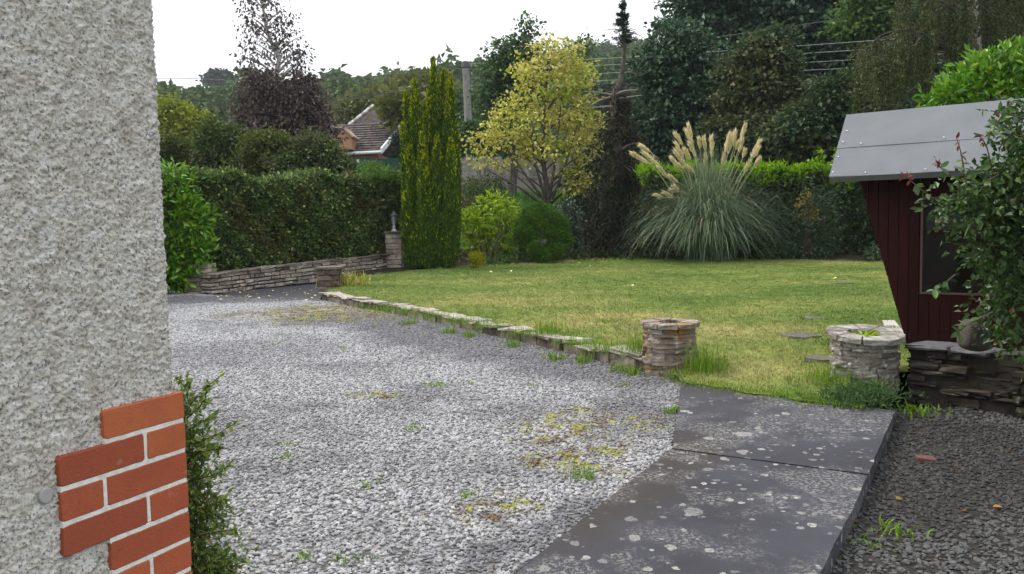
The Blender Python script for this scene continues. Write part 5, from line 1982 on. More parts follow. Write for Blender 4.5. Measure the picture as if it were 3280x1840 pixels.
# ---- big trees on the right
SYD = leafmat('sycamore_dark', [(0, (.014, .032, .018)), (.5, (.034, .068, .036)), (.85, (.075, .125, .07)), (1, (.15, .21, .13))], trans=.2, spec=.35, rough=.45)
SYB = leafmat('sycamore_brown', [(0, (.035, .05, .022)), (.5, (.065, .085, .038)), (.9, (.12, .12, .06)), (1, (.17, .14, .08))], patch=(.03, .058, .028), pscale=.45, trans=.2, pedge=(.46, .6))
rng = np.random.default_rng(111)
def big(name, label, d, bpx, lobes, n, mat, top, per=54, cr=.25, Ls=.18, Ws=.13, shell=.25, r0=.22, nl=30):
    b = at(bpx, 700, d)
    b.z = float(T(b.x, d)) - .15
    bb = at(top[0], top[1], d)
    mid = b.lerp(bb, .5) + Vector((.3, 0, 0))
    return tree(name, label, b, [b, mid, bb], r0, .05, lobes, rng, int(n * .72), per, cr, Ls, Ws, mat, nlimb=nl, lr=(.05, .012), shell=shell, up=1.1, flat=.36, outw=.7)
big('sycamore_tree', 'dark sycamore left of the pampas plumes, topping out against the sky', 29, 2170, [L(2120, 130, 40, 40, 29), L(2190, 110, 50, 45, 29), L(2130, 200, 70, 55, 29), L(2210, 190, 60, 60, 29), L(2120, 290, 70, 55, 29), L(2190, 290, 80, 70, 29), L(2140, 390, 90, 60, 29), L(2210, 400, 80, 70, 29), L(2150, 480, 90, 50, 29), L(2090, 240, 40, 50, 29), L(2265, 320, 65, 55, 29), L(2070, 400, 55, 80, 29), L(2270, 440, 75, 60, 29), L(2250, 130, 30, 30, 29)], 460, SYD, (2170, 150))
big('sycamore_tree', 'brownish pointed sycamore standing before the big dark tree, above the pampas', 27, 2440, [L(2415, 110, 14, 26, 27), L(2480, 130, 35, 35, 27), L(2400, 190, 45, 45, 27), L(2470, 200, 60, 50, 27), L(2430, 280, 85, 55, 27), L(2360, 310, 50, 40, 27), L(2480, 320, 60, 55, 27), L(2400, 390, 100, 50, 27), L(2470, 420, 80, 50, 27), L(2330, 420, 75, 50, 27), L(2545, 380, 55, 55, 27), L(2350, 240, 30, 30, 27), L(2540, 270, 35, 30, 27)], 480, SYB, (2440, 170))
big('sycamore_tree', 'sycamore with dull green leaves just left of the shed roof', 24.5, 2640, [L(2660, 340, 60, 45, 24.5), L(2600, 380, 70, 45, 24.5), L(2680, 420, 60, 60, 24.5), L(2610, 450, 80, 50, 24.5), L(2700, 350, 45, 50, 24.5), L(2560, 470, 50, 40, 24.5), L(2530, 410, 50, 40, 24.5), L(2740, 280, 60, 50, 24.5), L(2660, 290, 40, 30, 24.5)], 400, SYB, (2640, 360))
big('tall_sycamore', 'huge dark tree filling the sky above the other trees on the right', 36, 2500, [L(2230, 20, 80, 60, 36), L(2330, 40, 110, 80, 36), L(2450, 30, 120, 90, 36), L(2600, 60, 140, 100, 36), L(2400, 130, 110, 70, 36), L(2560, 180, 130, 90, 36), L(2690, 150, 110, 90, 36), L(2320, -60, 140, 80, 36), L(2500, -90, 200, 90, 36), L(2720, -40, 160, 90, 36), L(2540, 300, 140, 90, 36), L(2680, 290, 100, 90, 36), L(2800, 100, 150, 120, 36), L(2820, 300, 120, 100, 36), L(2300, 250, 100, 90, 36), L(2300, 400, 120, 100, 36), L(2520, 430, 140, 80, 36), L(2150, 70, 35, 25, 36)], 1250, SYD, (2500, -60), per=54, cr=.36, Ls=.25, Ws=.19, r0=.4, nl=40)
big('lime_tree', 'lighter green leafy tree at the top right, left of the weeping birch', 28, 2790, [L(2760, 20, 60, 50, 28), L(2800, 80, 50, 45, 28), L(2750, 90, 60, 35, 28), L(2830, 20, 50, 60, 28)], 170, leafmat('lime_leaves', [(0, (.05, .09, .03)), (1, (.11, .17, .06))], trans=.3), (2790, 30), r0=.12, nl=12)
big('ash_tree', 'deep green tree mass behind the weeping birch at the top right corner', 31, 3100, [L(2950, 60, 120, 110, 31), L(3100, 60, 120, 120, 31), L(3250, 60, 120, 130, 31), L(2980, 220, 130, 110, 31), L(3130, 240, 130, 110, 31), L(3280, 240, 120, 120, 31), L(3050, -60, 160, 80, 31), L(3250, -70, 160, 90, 31), L(2960, 360, 120, 80, 31), L(3150, 380, 140, 80, 31), L(3400, 150, 140, 250, 31)], 620, SYD, (3100, -40), per=46, cr=.36, Ls=.24, Ws=.18, r0=.35, nl=20)  # added as dense backing and to block light from back right
# understorey below them: dark mass of holly and ivy
UN = leafmat('understorey_leaves', [(0, (.012, .022, .012)), (.6, (.024, .038, .02)), (1, (.05, .07, .035))], trans=.08)
for (nm, lab, lb, n) in [
    ('holly_bush', 'dark evergreen undergrowth behind the dying spruce', [L(1900, 620, 90, 90, 27), L(2020, 600, 90, 110, 27.5), L(1950, 500, 80, 90, 27.5), L(1880, 740, 80, 60, 25.5)], 420),
    ('holly_bush', 'dark evergreen undergrowth behind the pampas grass', [L(2160, 620, 110, 110, 25.5), L(2300, 540, 130, 110, 26), L(2420, 520, 110, 90, 26)], 420),
    ('holly_bush', 'dark evergreen undergrowth behind the laurel hedge and shed', [L(2560, 520, 120, 70, 26), L(2700, 530, 120, 100, 26), L(2830, 450, 140, 130, 24)], 420)]:
    shrub(nm, lab, lb, rng, n, 24, .22, .15, .08, UN, nst=10, zbase=.5, shell=.35)

# ---- weeping birch, right
rng = np.random.default_rng(112)
WB = leafmat('weeping_leaves', [(0, (.024, .034, .012)), (.5, (.046, .062, .022)), (.9, (.082, .10, .04)), (1, (.14, .15, .075))], trans=.2)
d = 20.
b = at(3130, 700, d); b.z = S * d
tr_ = [b, at(3130, 400, d), at(3122, 120, d), at(3112, -20, d), at(3105, -260, d)]
e = empty('weeping_birch', b, 'weeping birch with pale trunk and hanging brown-green strands behind the shed', 'tree')
mk('trunk', mesh_np('tr', *tube(curve(tr_, 20), np.linspace(.2, .07, 20), 9)), PALE, e, smooth=True)
tips, strands, cp = [], [], []
spec = []
for _ in range(95):
    px = rng.uniform(2880, 3400)
    spec.append((px, rng.uniform(-260, 120), rng.uniform(180, 400)))
for _ in range(26):
    px = rng.uniform(2735, 2860)
    spec.append((px, rng.uniform(115, 190) + abs(px - 2790) * .3, rng.uniform(120, 210)))
for _ in range(22):
    px = rng.uniform(2840, 2960)
    spec.append((px, rng.uniform(110, 190), rng.uniform(120, 200)))
for (px, py, ln) in spec:
    dd = d + rng.uniform(-1.6, 1.6)
    a = np.array(tuple(at(px, py, dd)))
    l_ = ln * dd / F
    tips.append(a)
    n = int(26 * l_ / .9)
    t = np.sort(rng.random(n))
    sx, sy = rng.normal(0, .05, 2)
    for _k in range(3):
        ox, oy = rng.normal(0, .10, 2)
        l2 = l_ * rng.uniform(.6, 1.05)
        n = max(6, int(24 * l2))
        t = np.sort(rng.random(n))
        cp.append(np.stack([a[0] + ox * (t + .3) + sx * t, a[1] + oy * (t + .3) + sy * t, a[2] - t * l2], 1))
        q = np.linspace(0, 1, 4)
        strands.append(tube(np.stack([a[0] + ox * (q + .3) + sx * q, a[1] + oy * (q + .3) + sy * q, a[2] - q * l2], 1), .005, 3))
cp = np.concatenate(cp)
trc = curve(tr_, 20)
lm_ = []
for t in np.array(tips)[::3]:
    i = int(np.clip(np.argmin(np.abs(trc[:, 2] - (t[2] - .3))), 4, 19))
    a0 = trc[i]
    lm_.append(tube(curve([a0, (a0 + t) / 2 + (0, 0, .35), t], 7), np.linspace(.03, .008, 7), 4))
mk('branches', mesh_np('br', *join(lm_ + strands)), TWIG, e, kind='stuff')
V, Fc = clump_leaves(rng, cp, np.tile([0, 0, -1.0], (len(cp), 1)), .035, 4, .065, .035, 0, .6, 1, .6)
mk('crown', mesh_np('wb', V, Fc), WB, e, kind='stuff')
for (a, b_, c_) in (((2760, 350), (2800, 336), (2890, 338)), ((2945, 238), (2985, 250), (3025, 268)), ((2900, 300), (2960, 262), (3010, 235)), ((2770, 160), (2830, 110), (2930, 90)), ((2930, 150), (2950, 120), (3000, 100))):
    mk('bare_branch', mesh_np('bb', *tube(curve([at(*a, 18.6), at(*b_, 18.8), at(*c_, 19)], 8), np.linspace(.012, .022, 8), 5)), BARK, e)

# ---- laurel hedge behind the pampas
rng = np.random.default_rng(113)
b0, b1 = gp(2330, 832, .16), gp(2830, 836, .16)
e = empty('laurel_hedge', (b0 + b1) / 2, 'laurel hedge with top coloured as lit between pampas and shed', 'hedge')
LTOP = leafmat('laurel_top_lit', [(0, (.10, .19, .02)), (.5, (.17, .30, .035)), (1, (.26, .38, .06))], trans=.35, rough=.35, spec=.45)  # lighter laurel leaves: light on the hedge top put into the colour
LSID = leafmat('laurel_shaded', [(0, (.018, .034, .014)), (.6, (.035, .06, .022)), (.95, (.06, .095, .03)), (1, (.16, .12, .03))], trans=.15, rough=.4, spec=.45)  # darker laurel leaves: shade on the hedge side put into the colour
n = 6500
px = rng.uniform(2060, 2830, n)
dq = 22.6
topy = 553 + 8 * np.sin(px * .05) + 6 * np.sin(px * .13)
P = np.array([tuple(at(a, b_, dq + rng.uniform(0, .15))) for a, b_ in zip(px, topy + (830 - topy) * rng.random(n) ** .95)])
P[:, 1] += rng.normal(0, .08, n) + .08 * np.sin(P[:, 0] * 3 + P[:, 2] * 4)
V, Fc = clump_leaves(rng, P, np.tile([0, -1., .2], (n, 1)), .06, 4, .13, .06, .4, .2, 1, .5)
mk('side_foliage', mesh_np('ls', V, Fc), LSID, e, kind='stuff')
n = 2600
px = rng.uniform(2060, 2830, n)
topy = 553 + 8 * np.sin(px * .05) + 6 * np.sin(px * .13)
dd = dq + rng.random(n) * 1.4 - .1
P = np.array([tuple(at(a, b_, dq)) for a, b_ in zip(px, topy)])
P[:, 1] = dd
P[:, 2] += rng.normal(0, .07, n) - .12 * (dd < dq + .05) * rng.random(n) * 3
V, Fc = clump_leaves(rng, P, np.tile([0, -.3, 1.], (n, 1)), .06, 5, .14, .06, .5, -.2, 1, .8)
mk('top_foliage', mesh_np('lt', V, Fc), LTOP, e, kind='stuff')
cpx = []
for (px_, y0, y1) in ((2632, 485, 550), (2622, 505, 550), (2680, 480, 550), (2672, 500, 555), (2690, 510, 560), (2560, 528, 560), (2600, 520, 555)):
    for t in np.linspace(0, 1, 9):
        cpx.append(tuple(at(px_, y0 + (y1 - y0) * t, dq)))
V, Fc = clump_leaves(rng, np.array(cpx), np.tile([0, 0, .6], (len(cpx), 1)), .02, 4, .13, .05, .2, -.2, 1, .3)
mk('shoots', mesh_np('sh', V, Fc), LTOP, e, kind='stuff')
mk('inner_twigs', mesh_np('in', *obox(at(2060, 700, dq + .25), (1, 0, 0), (0, 1, 0), (0, 0, 1), 0, 6.6, 0, 1.0, -1.3, at(2400, 570, dq).z - at(2060, 700, dq).z - .12)), plain('hedge_inside_dark', (.012, .014, .009), .95, var=.3), e)

# ---- shrub in front of it
rng = np.random.default_rng(114)
shrub('dark_shrub', 'loose dark shrub in front of the laurel hedge, right of the pampas', [L(2590, 700, 70, 80, 21.6), L(2640, 740, 60, 80, 21.6), L(2560, 790, 80, 45, 21.6), L(2640, 650, 35, 60, 21.6), L(2500, 800, 40, 30, 21.6)], rng, 230, 14, .13, .10, .045, leafmat('dark_shrub_leaves', [(0, (.022, .04, .022)), (.8, (.045, .07, .038)), (1, (.09, .12, .07))], trans=.15), nst=14, zbase=S * 21.6 + .1)
shrub('yellow_shrub', 'small patch of yellow-orange leaves against the laurel hedge', [L(2580, 665, 28, 26, 21.3), L(2600, 690, 20, 30, 21.3), L(2590, 640, 14, 20, 21.3)], rng, 26, 8, .07, .085, .04, leafmat('yellow_leaves', [(0, (.17, .15, .05)), (.7, (.30, .23, .08)), (1, (.24, .12, .05))], trans=.3), nst=5, zbase=S * 21.3 + .1)
shrub('low_shrub', 'low dark leafy plant at the foot of the hedge by the shed', [L(2810, 815, 35, 22, 20.5)], rng, 40, 12, .07, .09, .05, LSID, nst=4, zbase=S * 20.5 + .1)

# ---- pampas grass
rng = np.random.default_rng(115)
pb_ = gp(2268, 834, .16)
e = empty('pampas_grass', pb_, 'large fountain of pampas grass with cream plumes at the back of the lawn', 'grass clump')
PG = leafmat('pampas_blades', [(0, (.065, .10, .06)), (.5, (.11, .155, .095)), (.85, (.19, .23, .15)), (.95, (.34, .36, .25)), (1, (.38, .31, .18))], trans=.2, rough=.45)
n = 5200
B0_ = np.array(tuple(pb_)) + np.stack([rng.normal(0, .22, n), rng.normal(0, .2, n), np.zeros(n)], 1)
az = rng.uniform(0, 6.283, n)
el = np.clip(rng.normal(1.22, .23, n), .6, 1.55)
ln = rng.uniform(1.7, 3.1, n)
segs = 10
dirv = np.stack([np.cos(az) * np.cos(el), np.sin(az) * np.cos(el), np.sin(el)], 1)
side = np.stack([-np.sin(az), np.cos(az), np.zeros(n)], 1)
V = np.empty((n, segs, 2, 3))
p = B0_.copy()
dv = dirv.copy()
wdt = rng.uniform(.006, .011, n)
for s in range(segs):
    w_ = wdt * (1 - (s / (segs - 1)) ** 2 * .9)
    V[:, s, 0] = p - side * w_[:, None]
    V[:, s, 1] = p + side * w_[:, None]
    p = p + dv * (ln / (segs - 1))[:, None]
    dv = dv + np.array([0, 0, -1.0]) * (.06 + .060 * s) + dirv * np.array([.02, .02, 0])
    dv = unit(dv)
    gz = pb_.z + .02
    p[:, 2] = np.maximum(p[:, 2], gz + rng.random(n) * .05)
idx = np.arange(n * segs * 2).reshape(n, segs, 2)
Fc = np.stack([idx[:, :-1, 0], idx[:, :-1, 1], idx[:, 1:, 1], idx[:, 1:, 0]], -1).reshape(-1, 4)
mk('blades', mesh_np('pampas', V.reshape(-1, 3), Fc), PG, e, kind='stuff')
PLUME = leafmat('plume', [(0, (.50, .44, .27)), (.5, (.62, .57, .39)), (1, (.74, .71, .56))], trans=.35, rough=.7, spec=.1)
STALK = plain('plume_stalk', (.34, .36, .20), .7, var=.2)
pl = [(715, 60, 735, 180), (620, 120, 670, 200), (620, 190, 680, 300), (700, 100, 750, 200), (790, 160, 800, 230), (825, 155, 840, 250), (883, 155, 885, 300), (1130, 60, 1100, 170), (1060, 110, 1050, 220), (1015, 125, 985, 260), (1030, 140, 1005, 270), (1110, 170, 1090, 260), (1085, 180, 1060, 240), (1240, 175, 1170, 300), (1225, 230, 1190, 300), (1130, 245, 1115, 300), (1235, 305, 1200, 360), (1165, 325, 1125, 410), (975, 275, 970, 360), (838, 280, 838, 360), (725, 195, 765, 290), (615, 250, 690, 350), (690, 240, 730, 310), (590, 300, 650, 370), (640, 350, 690, 400), (705, 360, 760, 410), (360, 205, 430, 250), (300, 260, 430, 340), (390, 260, 490, 350), (495, 365, 560, 450), (575, 430, 640, 480), (475, 570, 530, 590), (540, 555, 600, 590), (590, 530, 640, 550), (610, 510, 645, 540)]
for (x0, y0, x1, y1) in pl:
    sc_ = 2.331
    dd = pb_.y + rng.uniform(-.5, .3)
    tip = np.array(tuple(at(1900 + x0 / sc_, 380 + y0 / sc_, dd - .05)))
    bs = np.array(tuple(at(1900 + x1 / sc_, 380 + y1 / sc_, dd)))
    low_ = x0 < 660 and y0 > 350
    root = np.array(tuple(pb_)) + np.array([rng.normal(0, .15), rng.normal(0, .1), .05])
    ax = bs - (tip - bs) * .25
    mid = root * .45 + ax * .55 + np.array([0, 0, .25 if not low_ else .55])
    sk = tube(curve([root, mid, bs, bs + (tip - bs) * .55], 12), np.linspace(.011, .005, 12), 4)
    nf = 130
    t = rng.random(nf)
    bend_dir = np.array([np.sign(tip[0] - bs[0] + 1e-6) * .0, 0, 0])
    spine = bs + (tip - bs) * t[:, None]
    rr = .040 * np.sin(np.pi * np.clip(t * .86 + .1, 0, 1)) ** .8
    th = rng.uniform(0, 6.283, nf)
    axd = (tip - bs) / np.linalg.norm(tip - bs)
    s1 = np.cross(axd, [0, 1.0, 0]); s1 /= np.linalg.norm(s1)
    s2 = np.cross(axd, s1)
    rd_ = np.cos(th)[:, None] * s1 + np.sin(th)[:, None] * s2
    A = axd + rd_ * .35 + rng.normal(0, .12, (nf, 3))
    A[:, 2] -= .25 * abs(axd[0])
    Pp = spine + rd_ * rr[:, None] * .35
    Lf = rng.uniform(.10, .2, nf) * (.7 + .3 * np.linalg.norm(tip - bs) / .5)
    V, Fc = leaf_arr(Pp, A, rd_ + rng.normal(0, .3, (nf, 3)), Lf, np.full(nf, .017), .3)
    ob = mk('plume', mesh_np('plume', V, Fc), PLUME, e)
    mk('stalk', mesh_np('stalk', *sk), STALK, ob)

# ---- round dwarf conifer, pale shrub and small plants of the border
rng = np.random.default_rng(116)
DWF = leafmat('dwarf_conifer_leaves', [(0, (.022, .05, .012)), (.5, (.05, .105, .022)), (1, (.115, .19, .042))], trans=.12)
d = 22.4
lob = [L(1735, 735, 78, 82, d), L(1760, 770, 70, 55, d), L(1700, 760, 52, 60, d)]
cb = gp(1735, 845, .16)
e = empty('dwarf_conifer', cb, 'dense round dome of dwarf conifer in the border', 'shrub')
n = 5200
u_ = rand_unit(rng, n); u_[:, 1] = -np.abs(u_[:, 1]) * 1.0
pick = rng.choice(3, n, p=[.55, .3, .15])
Cc = np.array([l[0] for l in lob])[pick]; Rr = np.array([l[1] for l in lob])[pick]
ph = u_[:, 0] * 7 + u_[:, 2] * 9 + pick
P = Cc + u_ * Rr * (.92 + .09 * np.sin(ph) + .09 * np.sin(u_[:, 0] * 17 + 2) * np.sin(u_[:, 2] * 15) + rng.normal(0, .03, n))[:, None]
hole = (np.abs(P[:, 0] - at(1725, 775, d).x) < .26) & (np.abs(P[:, 2] - at(1725, 775, d).z) < .10) & (P[:, 1] < d)
P = P[~hole]; u2 = u_[~hole]
V, Fc = clump_leaves(rng, P, u2 * .8 + np.array([0, 0, .4]), .03, 8, .055, .02, 0, -.2, 1, .8)
mk('foliage', mesh_np('dw', V, Fc), DWF, e, kind='stuff')
mk('trunk', mesh_np('tr', *tube([cb, cb + UPV * .9], [.07, .03], 7)), BARK, e)
for i, (px, py, r) in enumerate(((1715, 800, 24), (1750, 815, 28), (1780, 800, 26), (1740, 830, 22))):
    l = L(px, py, r, r * .8, d - .55)
    u_ = rand_unit(rng, 420)
    V, Fc = clump_leaves(rng, l[0] + u_ * l[1] * .95, u_, .025, 7, .05, .02, 0, -.2, 1, .8)
    mk('lower_tuft', mesh_np('lt', V, Fc), DWF, e, kind='stuff')

PEO = leafmat('peony_leaves', [(0, (.10, .17, .024)), (.5, (.21, .30, .05)), (.9, (.34, .42, .09)), (1, (.26, .20, .06))], trans=.3)
d = 23.
lob = [L(1560, 690, 60, 55, d), L(1610, 680, 50, 50, d), L(1520, 720, 45, 45, d), L(1600, 760, 60, 50, d), L(1540, 770, 50, 45, d), L(1500, 720, 28, 30, d), L(1580, 820, 40, 25, d), L(1640, 730, 40, 60, d), L(1590, 645, 45, 22, d)]
e = shrub('tree_peony', 'pale green tree peony with fingered leaves between yew and round conifer', lob, rng, 330, 4, .07, .2, .06, PEO, nst=16, base=tuple(gp(1570, 846, .16)), shell=.6, droop=.3)
cen, outs = lobe_points(rng, lob, 160, .9)
outs[:, 1] = -np.abs(outs[:, 1])
P, A, N_ = [], [], []
for c_, o_ in zip(cen, outs):
    ax = o_ + rng.normal(0, .3, 3); ax /= np.linalg.norm(ax)
    sd = np.cross(ax, [0, 0, 1.0]); sd /= np.linalg.norm(sd) + 1e-6
    for f_ in (-1.0, -.5, 0, .5, 1.0):
        P.append(c_); A.append(ax + sd * f_ * .9); N_.append((rng.normal(0, .2), -.4, 1.0))
V, Fc = leaf_arr(np.array(P), np.array(A), np.array(N_), rng.uniform(.16, .24, len(P)), rng.uniform(.045, .065, len(P)))
mk('leaf_sprays', mesh_np('ls', V, Fc), PEO, e, kind='stuff')

GLD = leafmat('golden_shrub_leaves', [(0, (.13, .17, .02)), (.6, (.25, .26, .03)), (1, (.38, .34, .05))], trans=.3)
shrub('golden_shrub', 'small golden-tipped shrub at the lawn edge right of the yew', [L(1526, 840, 20, 24, 20.8), L(1526, 822, 15, 12, 20.7)], rng, 70, 12, .045, .06, .02, GLD, nst=5, zbase=gp(1526, 862, .15).z, up=.1, droop=-.6)
shrub('ivy_shrub', 'dark upright ivy bush right of the round conifer', [L(1825, 720, 30, 70, 23), L(1840, 780, 28, 50, 23), L(1815, 660, 20, 30, 23)], rng, 130, 12, .09, .085, .06, leafmat('ivy_leaves', [(0, (.018, .032, .018)), (.8, (.04, .06, .034)), (1, (.14, .16, .12))], trans=.1, rough=.3, spec=.5), nst=6, zbase=S * 23 + .1)
shrub('weigela_bush', 'dark bush behind the tree peony and right of the yew', [L(1510, 640, 50, 40, 26), L(1550, 610, 60, 40, 26.5), L(1500, 690, 50, 60, 25)], rng, 170, 20, .16, .11, .05, BD, nst=8, zbase=1.0)
# ground cover along the border edge
n = 1500
px = rng.uniform(1545, 2480, n)
keyx = [1545, 1700, 1850, 2050, 2300, 2500]
P = np.array([tuple(gp(a, np.interp(a, keyx, [846, 836, 826, 823, 822, 824]) + rng.normal(0, 5), .17)) for a in px])
P[:, 1] += np.abs(rng.normal(0, .5, n))
P[:, 2] += rng.random(n) * .16
V, Fc = clump_leaves(rng, P, np.tile([0, -.4, .6], (n, 1)), .07, 7, .09, .04, .6, .1, .7, .6)
mk('ground_cover', mesh_np('gc', V, Fc), leafmat('ground_cover_leaves', [(0, (.03, .055, .02)), (.7, (.06, .10, .03)), (1, (.10, .14, .05))], trans=.2), None, label='low leafy ground cover along the back edge of the lawn', cat='ground cover', kind='stuff')
# yellow crocosmia by the far corner pier
P = []
cpb = gp(1118, 918, .14)
V, Fc = blades(rng, 130, .22, .12, .42, .012, 1.4, tuple(cpb))
e = mk('yellow_iris_clump', mesh_np('ir', V, Fc), leafmat('iris_blades', [(0, (.16, .18, .05)), (.6, (.30, .28, .09)), (1, (.46, .40, .16))], trans=.3), None, label='yellowing strappy clump at the far left corner of the lawn', cat='plant')
# plant in the right planter
V, Fc = [], []
c0 = Vector((PRB.x - .02, PRB.y - .05, PRB.z + PRTOP - .07))
n = 60
az = rng.uniform(0, 6.28, n)
A = np.stack([np.cos(az), np.sin(az), rng.uniform(.15, .9, n)], 1)
P = np.array(tuple(c0)) + A * np.array([.05, .05, .02]) * rng.random((n, 1))
V, Fc = leaf_arr(P, A, np.tile([0, 0, 1.0], (n, 1)) + rng.normal(0, .2, (n, 3)), rng.uniform(.07, .13, n), rng.uniform(.02, .035, n))
mk('primrose_plant', mesh_np('pr', V, Fc), leafmat('lime_rosette', [(0, (.16, .27, .02)), (1, (.36, .45, .05))], trans=.3), None, label='small lime green rosette plant inside the right stone planter', cat='plant')
# dry stalk beside it
dsk = tube(curve([at(2842, 1050, PRB.y + .1), at(2815, 1035, PRB.y + .1), at(2800, 1000, PRB.y + .1)], 7), .004, 4)
mk('dry_stalk', mesh_np('ds', *dsk), plain('straw', (.45, .38, .24), .8), None, label='thin dry stalk leaning over the right stone planter', cat='stalk')

# ---- laurel above the shed roof, top right
rng = np.random.default_rng(117)
d = 11.6
lob = [L(3060, 300, 60, 45, d), L(3130, 260, 60, 60, d), L(3210, 250, 80, 80, d), L(3290, 220, 60, 80, d), L(3180, 330, 110, 40, d), L(3030, 340, 40, 25, d)]
b = at(3180, 900, d); b.z = S * d + .1
e = shrub('laurel_tree', 'bright laurel standing behind the shed roof at the right edge', lob, rng, 300, 8, .10, .15, .058, LAU, cat='shrub', nst=12, base=tuple(b), zbase=b.z, up=.4, droop=-.2, stem_r=.03)
cen, outs = lobe_points(rng, lob, 240, .9)
outs[:, 1] = -np.abs(outs[:, 1])
single_leaves(e, lm, cen, outs * .6 + np.array([0, 0, .7]) + rng.normal(0, .5, cen.shape), np.array([0, -.6, .8]) + rng.normal(0, .5, cen.shape), rng.uniform(.7, 1.0, len(cen)), rng)

# ---- big leafy bush in front of the shed
rng = np.random.default_rng(118)
HON = leafmat('honeysuckle_leaves', [(0, (.018, .038, .013)), (.5, (.038, .072, .022)), (.85, (.068, .115, .036)), (.96, (.12, .16, .06)), (1, (.13, .08, .05))], trans=.25, rough=.4, spec=.45)
HONo = leafmat('honeysuckle_single', [(0, (.03, .062, .02)), (.5, (.058, .108, .032)), (.9, (.105, .165, .055)), (1, (.17, .215, .085))], trans=.25, rough=.38, spec=.45, src='object')
RED = leafmat('red_young_leaves', [(0, (.10, .03, .035)), (1, (.18, .07, .06))], trans=.25, src='object')
d = 5.9
lob = [L(3170, 620, 95, 90, d), L(3250, 540, 90, 110, d), L(3110, 690, 85, 80, d), L(3240, 720, 110, 100, d), L(3180, 800, 85, 90, d), L(3260, 880, 100, 110, d), L(3220, 980, 75, 90, d), L(3280, 1060, 70, 90, d), L(3260, 420, 45, 70, d), L(3060, 640, 45, 45, d), L(3300, 640, 90, 300, d), L(3290, 350, 40, 50, d), L(3450, 500, 150, 300, d), L(3480, 900, 160, 260, d), L(3560, 600, 200, 400, d - .8)]  # last three lobes lie out of view, added to block skylight
b = Vector((at(3420, 1150, 6.9).x, 6.9, S * 6.9 + .5))
e = shrub('honeysuckle_bush', 'large leafy bush overhanging the shed window and wall at the right edge', lob, rng, 820, 13, .075, .058, .032, HON, nst=14, base=tuple(b), zbase=b.z, shell=.3, stem_r=.012)
cen, outs = lobe_points(rng, lob[:8], 215, .93)
outs[:, 1] = -np.abs(outs[:, 1])
hm = [leaf_mesh('leaf', .07, .036, HONo), leaf_mesh('leaf', .062, .038, HONo, .2), leaf_mesh('leaf', .08, .04, HONo, .05)]
single_leaves(e, hm, cen, outs * .7 + rng.normal(0, .6, cen.shape) + np.array([0, 0, -.25]), np.array([0, -.5, .9]) + rng.normal(0, .45, cen.shape), rng.uniform(.75, 1.15, len(cen)), rng)
rm = [leaf_mesh('leaf', .055, .02, RED)]
for (pts_, red) in ([((3100, 620), (3080, 500), (3062, 435)), True], [((3180, 560), (3160, 470), (3135, 435)), True], [((3040, 560), (3010, 535), (2998, 512)), True], [((2990, 640), (2930, 590), (2890, 560)), True],
                    [((3280, 380), (3200, 360), (3125, 350)), False], [((3290, 440), (3220, 430), (3160, 425)), False], [((3240, 330), (3190, 400), (3165, 445)), False], [((3060, 880), (3010, 920), (2985, 935)), False], [((3180, 1000), (3100, 1040), (3065, 1070)), False], [((3200, 560), (3120, 600), (3110, 570)), False]):
    cpt = curve([at(*q, d - .25) for q in pts_], 10)
    mk('twig', mesh_np('tw', *tube(cpt, np.linspace(.006, .002, 10), 4)), TWIG, e)
    k = 13
    ii = rng.uniform(1, 9, k)
    P = np.array([cpt[int(i)] + (cpt[min(int(i) + 1, 9)] - cpt[int(i)]) * (i % 1) for i in ii])
    A = rng.normal(0, .8, (k, 3)) + np.array([0, -.2, -.1])
    for sel, ms in ((ii > 4.5, rm if red else hm), (ii <= 4.5, hm)):
        if sel.any():
            single_leaves(e, ms, P[sel], A[sel], np.array([0, -.6, .8]) + rng.normal(0, .4, (sel.sum(), 3)), rng.uniform(.7, 1.05, sel.sum()), rng)

# ---- small-leaved shrub at the house corner
rng = np.random.default_rng(119)
COT = leafmat('cotoneaster_leaves', [(0, (.05, .085, .026)), (.5, (.10, .15, .045)), (.9, (.19, .24, .08)), (1, (.22, .16, .09))], trans=.3, rough=.35, spec=.5)
COTo = leafmat('cotoneaster_single', [(0, (.08, .12, .035)), (.5, (.14, .20, .055)), (1, (.24, .29, .09))], trans=.3, rough=.35, spec=.5, src='object')
d = 2.62
lob = [L(590, 1300, 45, 50, d), L(600, 1420, 55, 70, d), L(610, 1560, 65, 90, d), L(630, 1720, 75, 100, d), L(640, 1850, 90, 90, d), L(560, 1500, 60, 260, d), L(660, 1640, 40, 50, d), L(690, 1800, 50, 50, d)]
b = Vector((at(600, 1600, d).x - .05, d + .05, S * d - .02))
e = shrub('cotoneaster_shrub', 'small-leaved evergreen shrub beside the brick quoins of the house', lob, rng, 420, 12, .028, .024, .011, COT, nst=26, base=tuple(b), zbase=b.z, shell=.25, stem_r=.006, droop=-.2)
cm = [leaf_mesh('leaf', .026, .012, COTo), leaf_mesh('leaf', .022, .012, COTo, .25)]
tot = 0
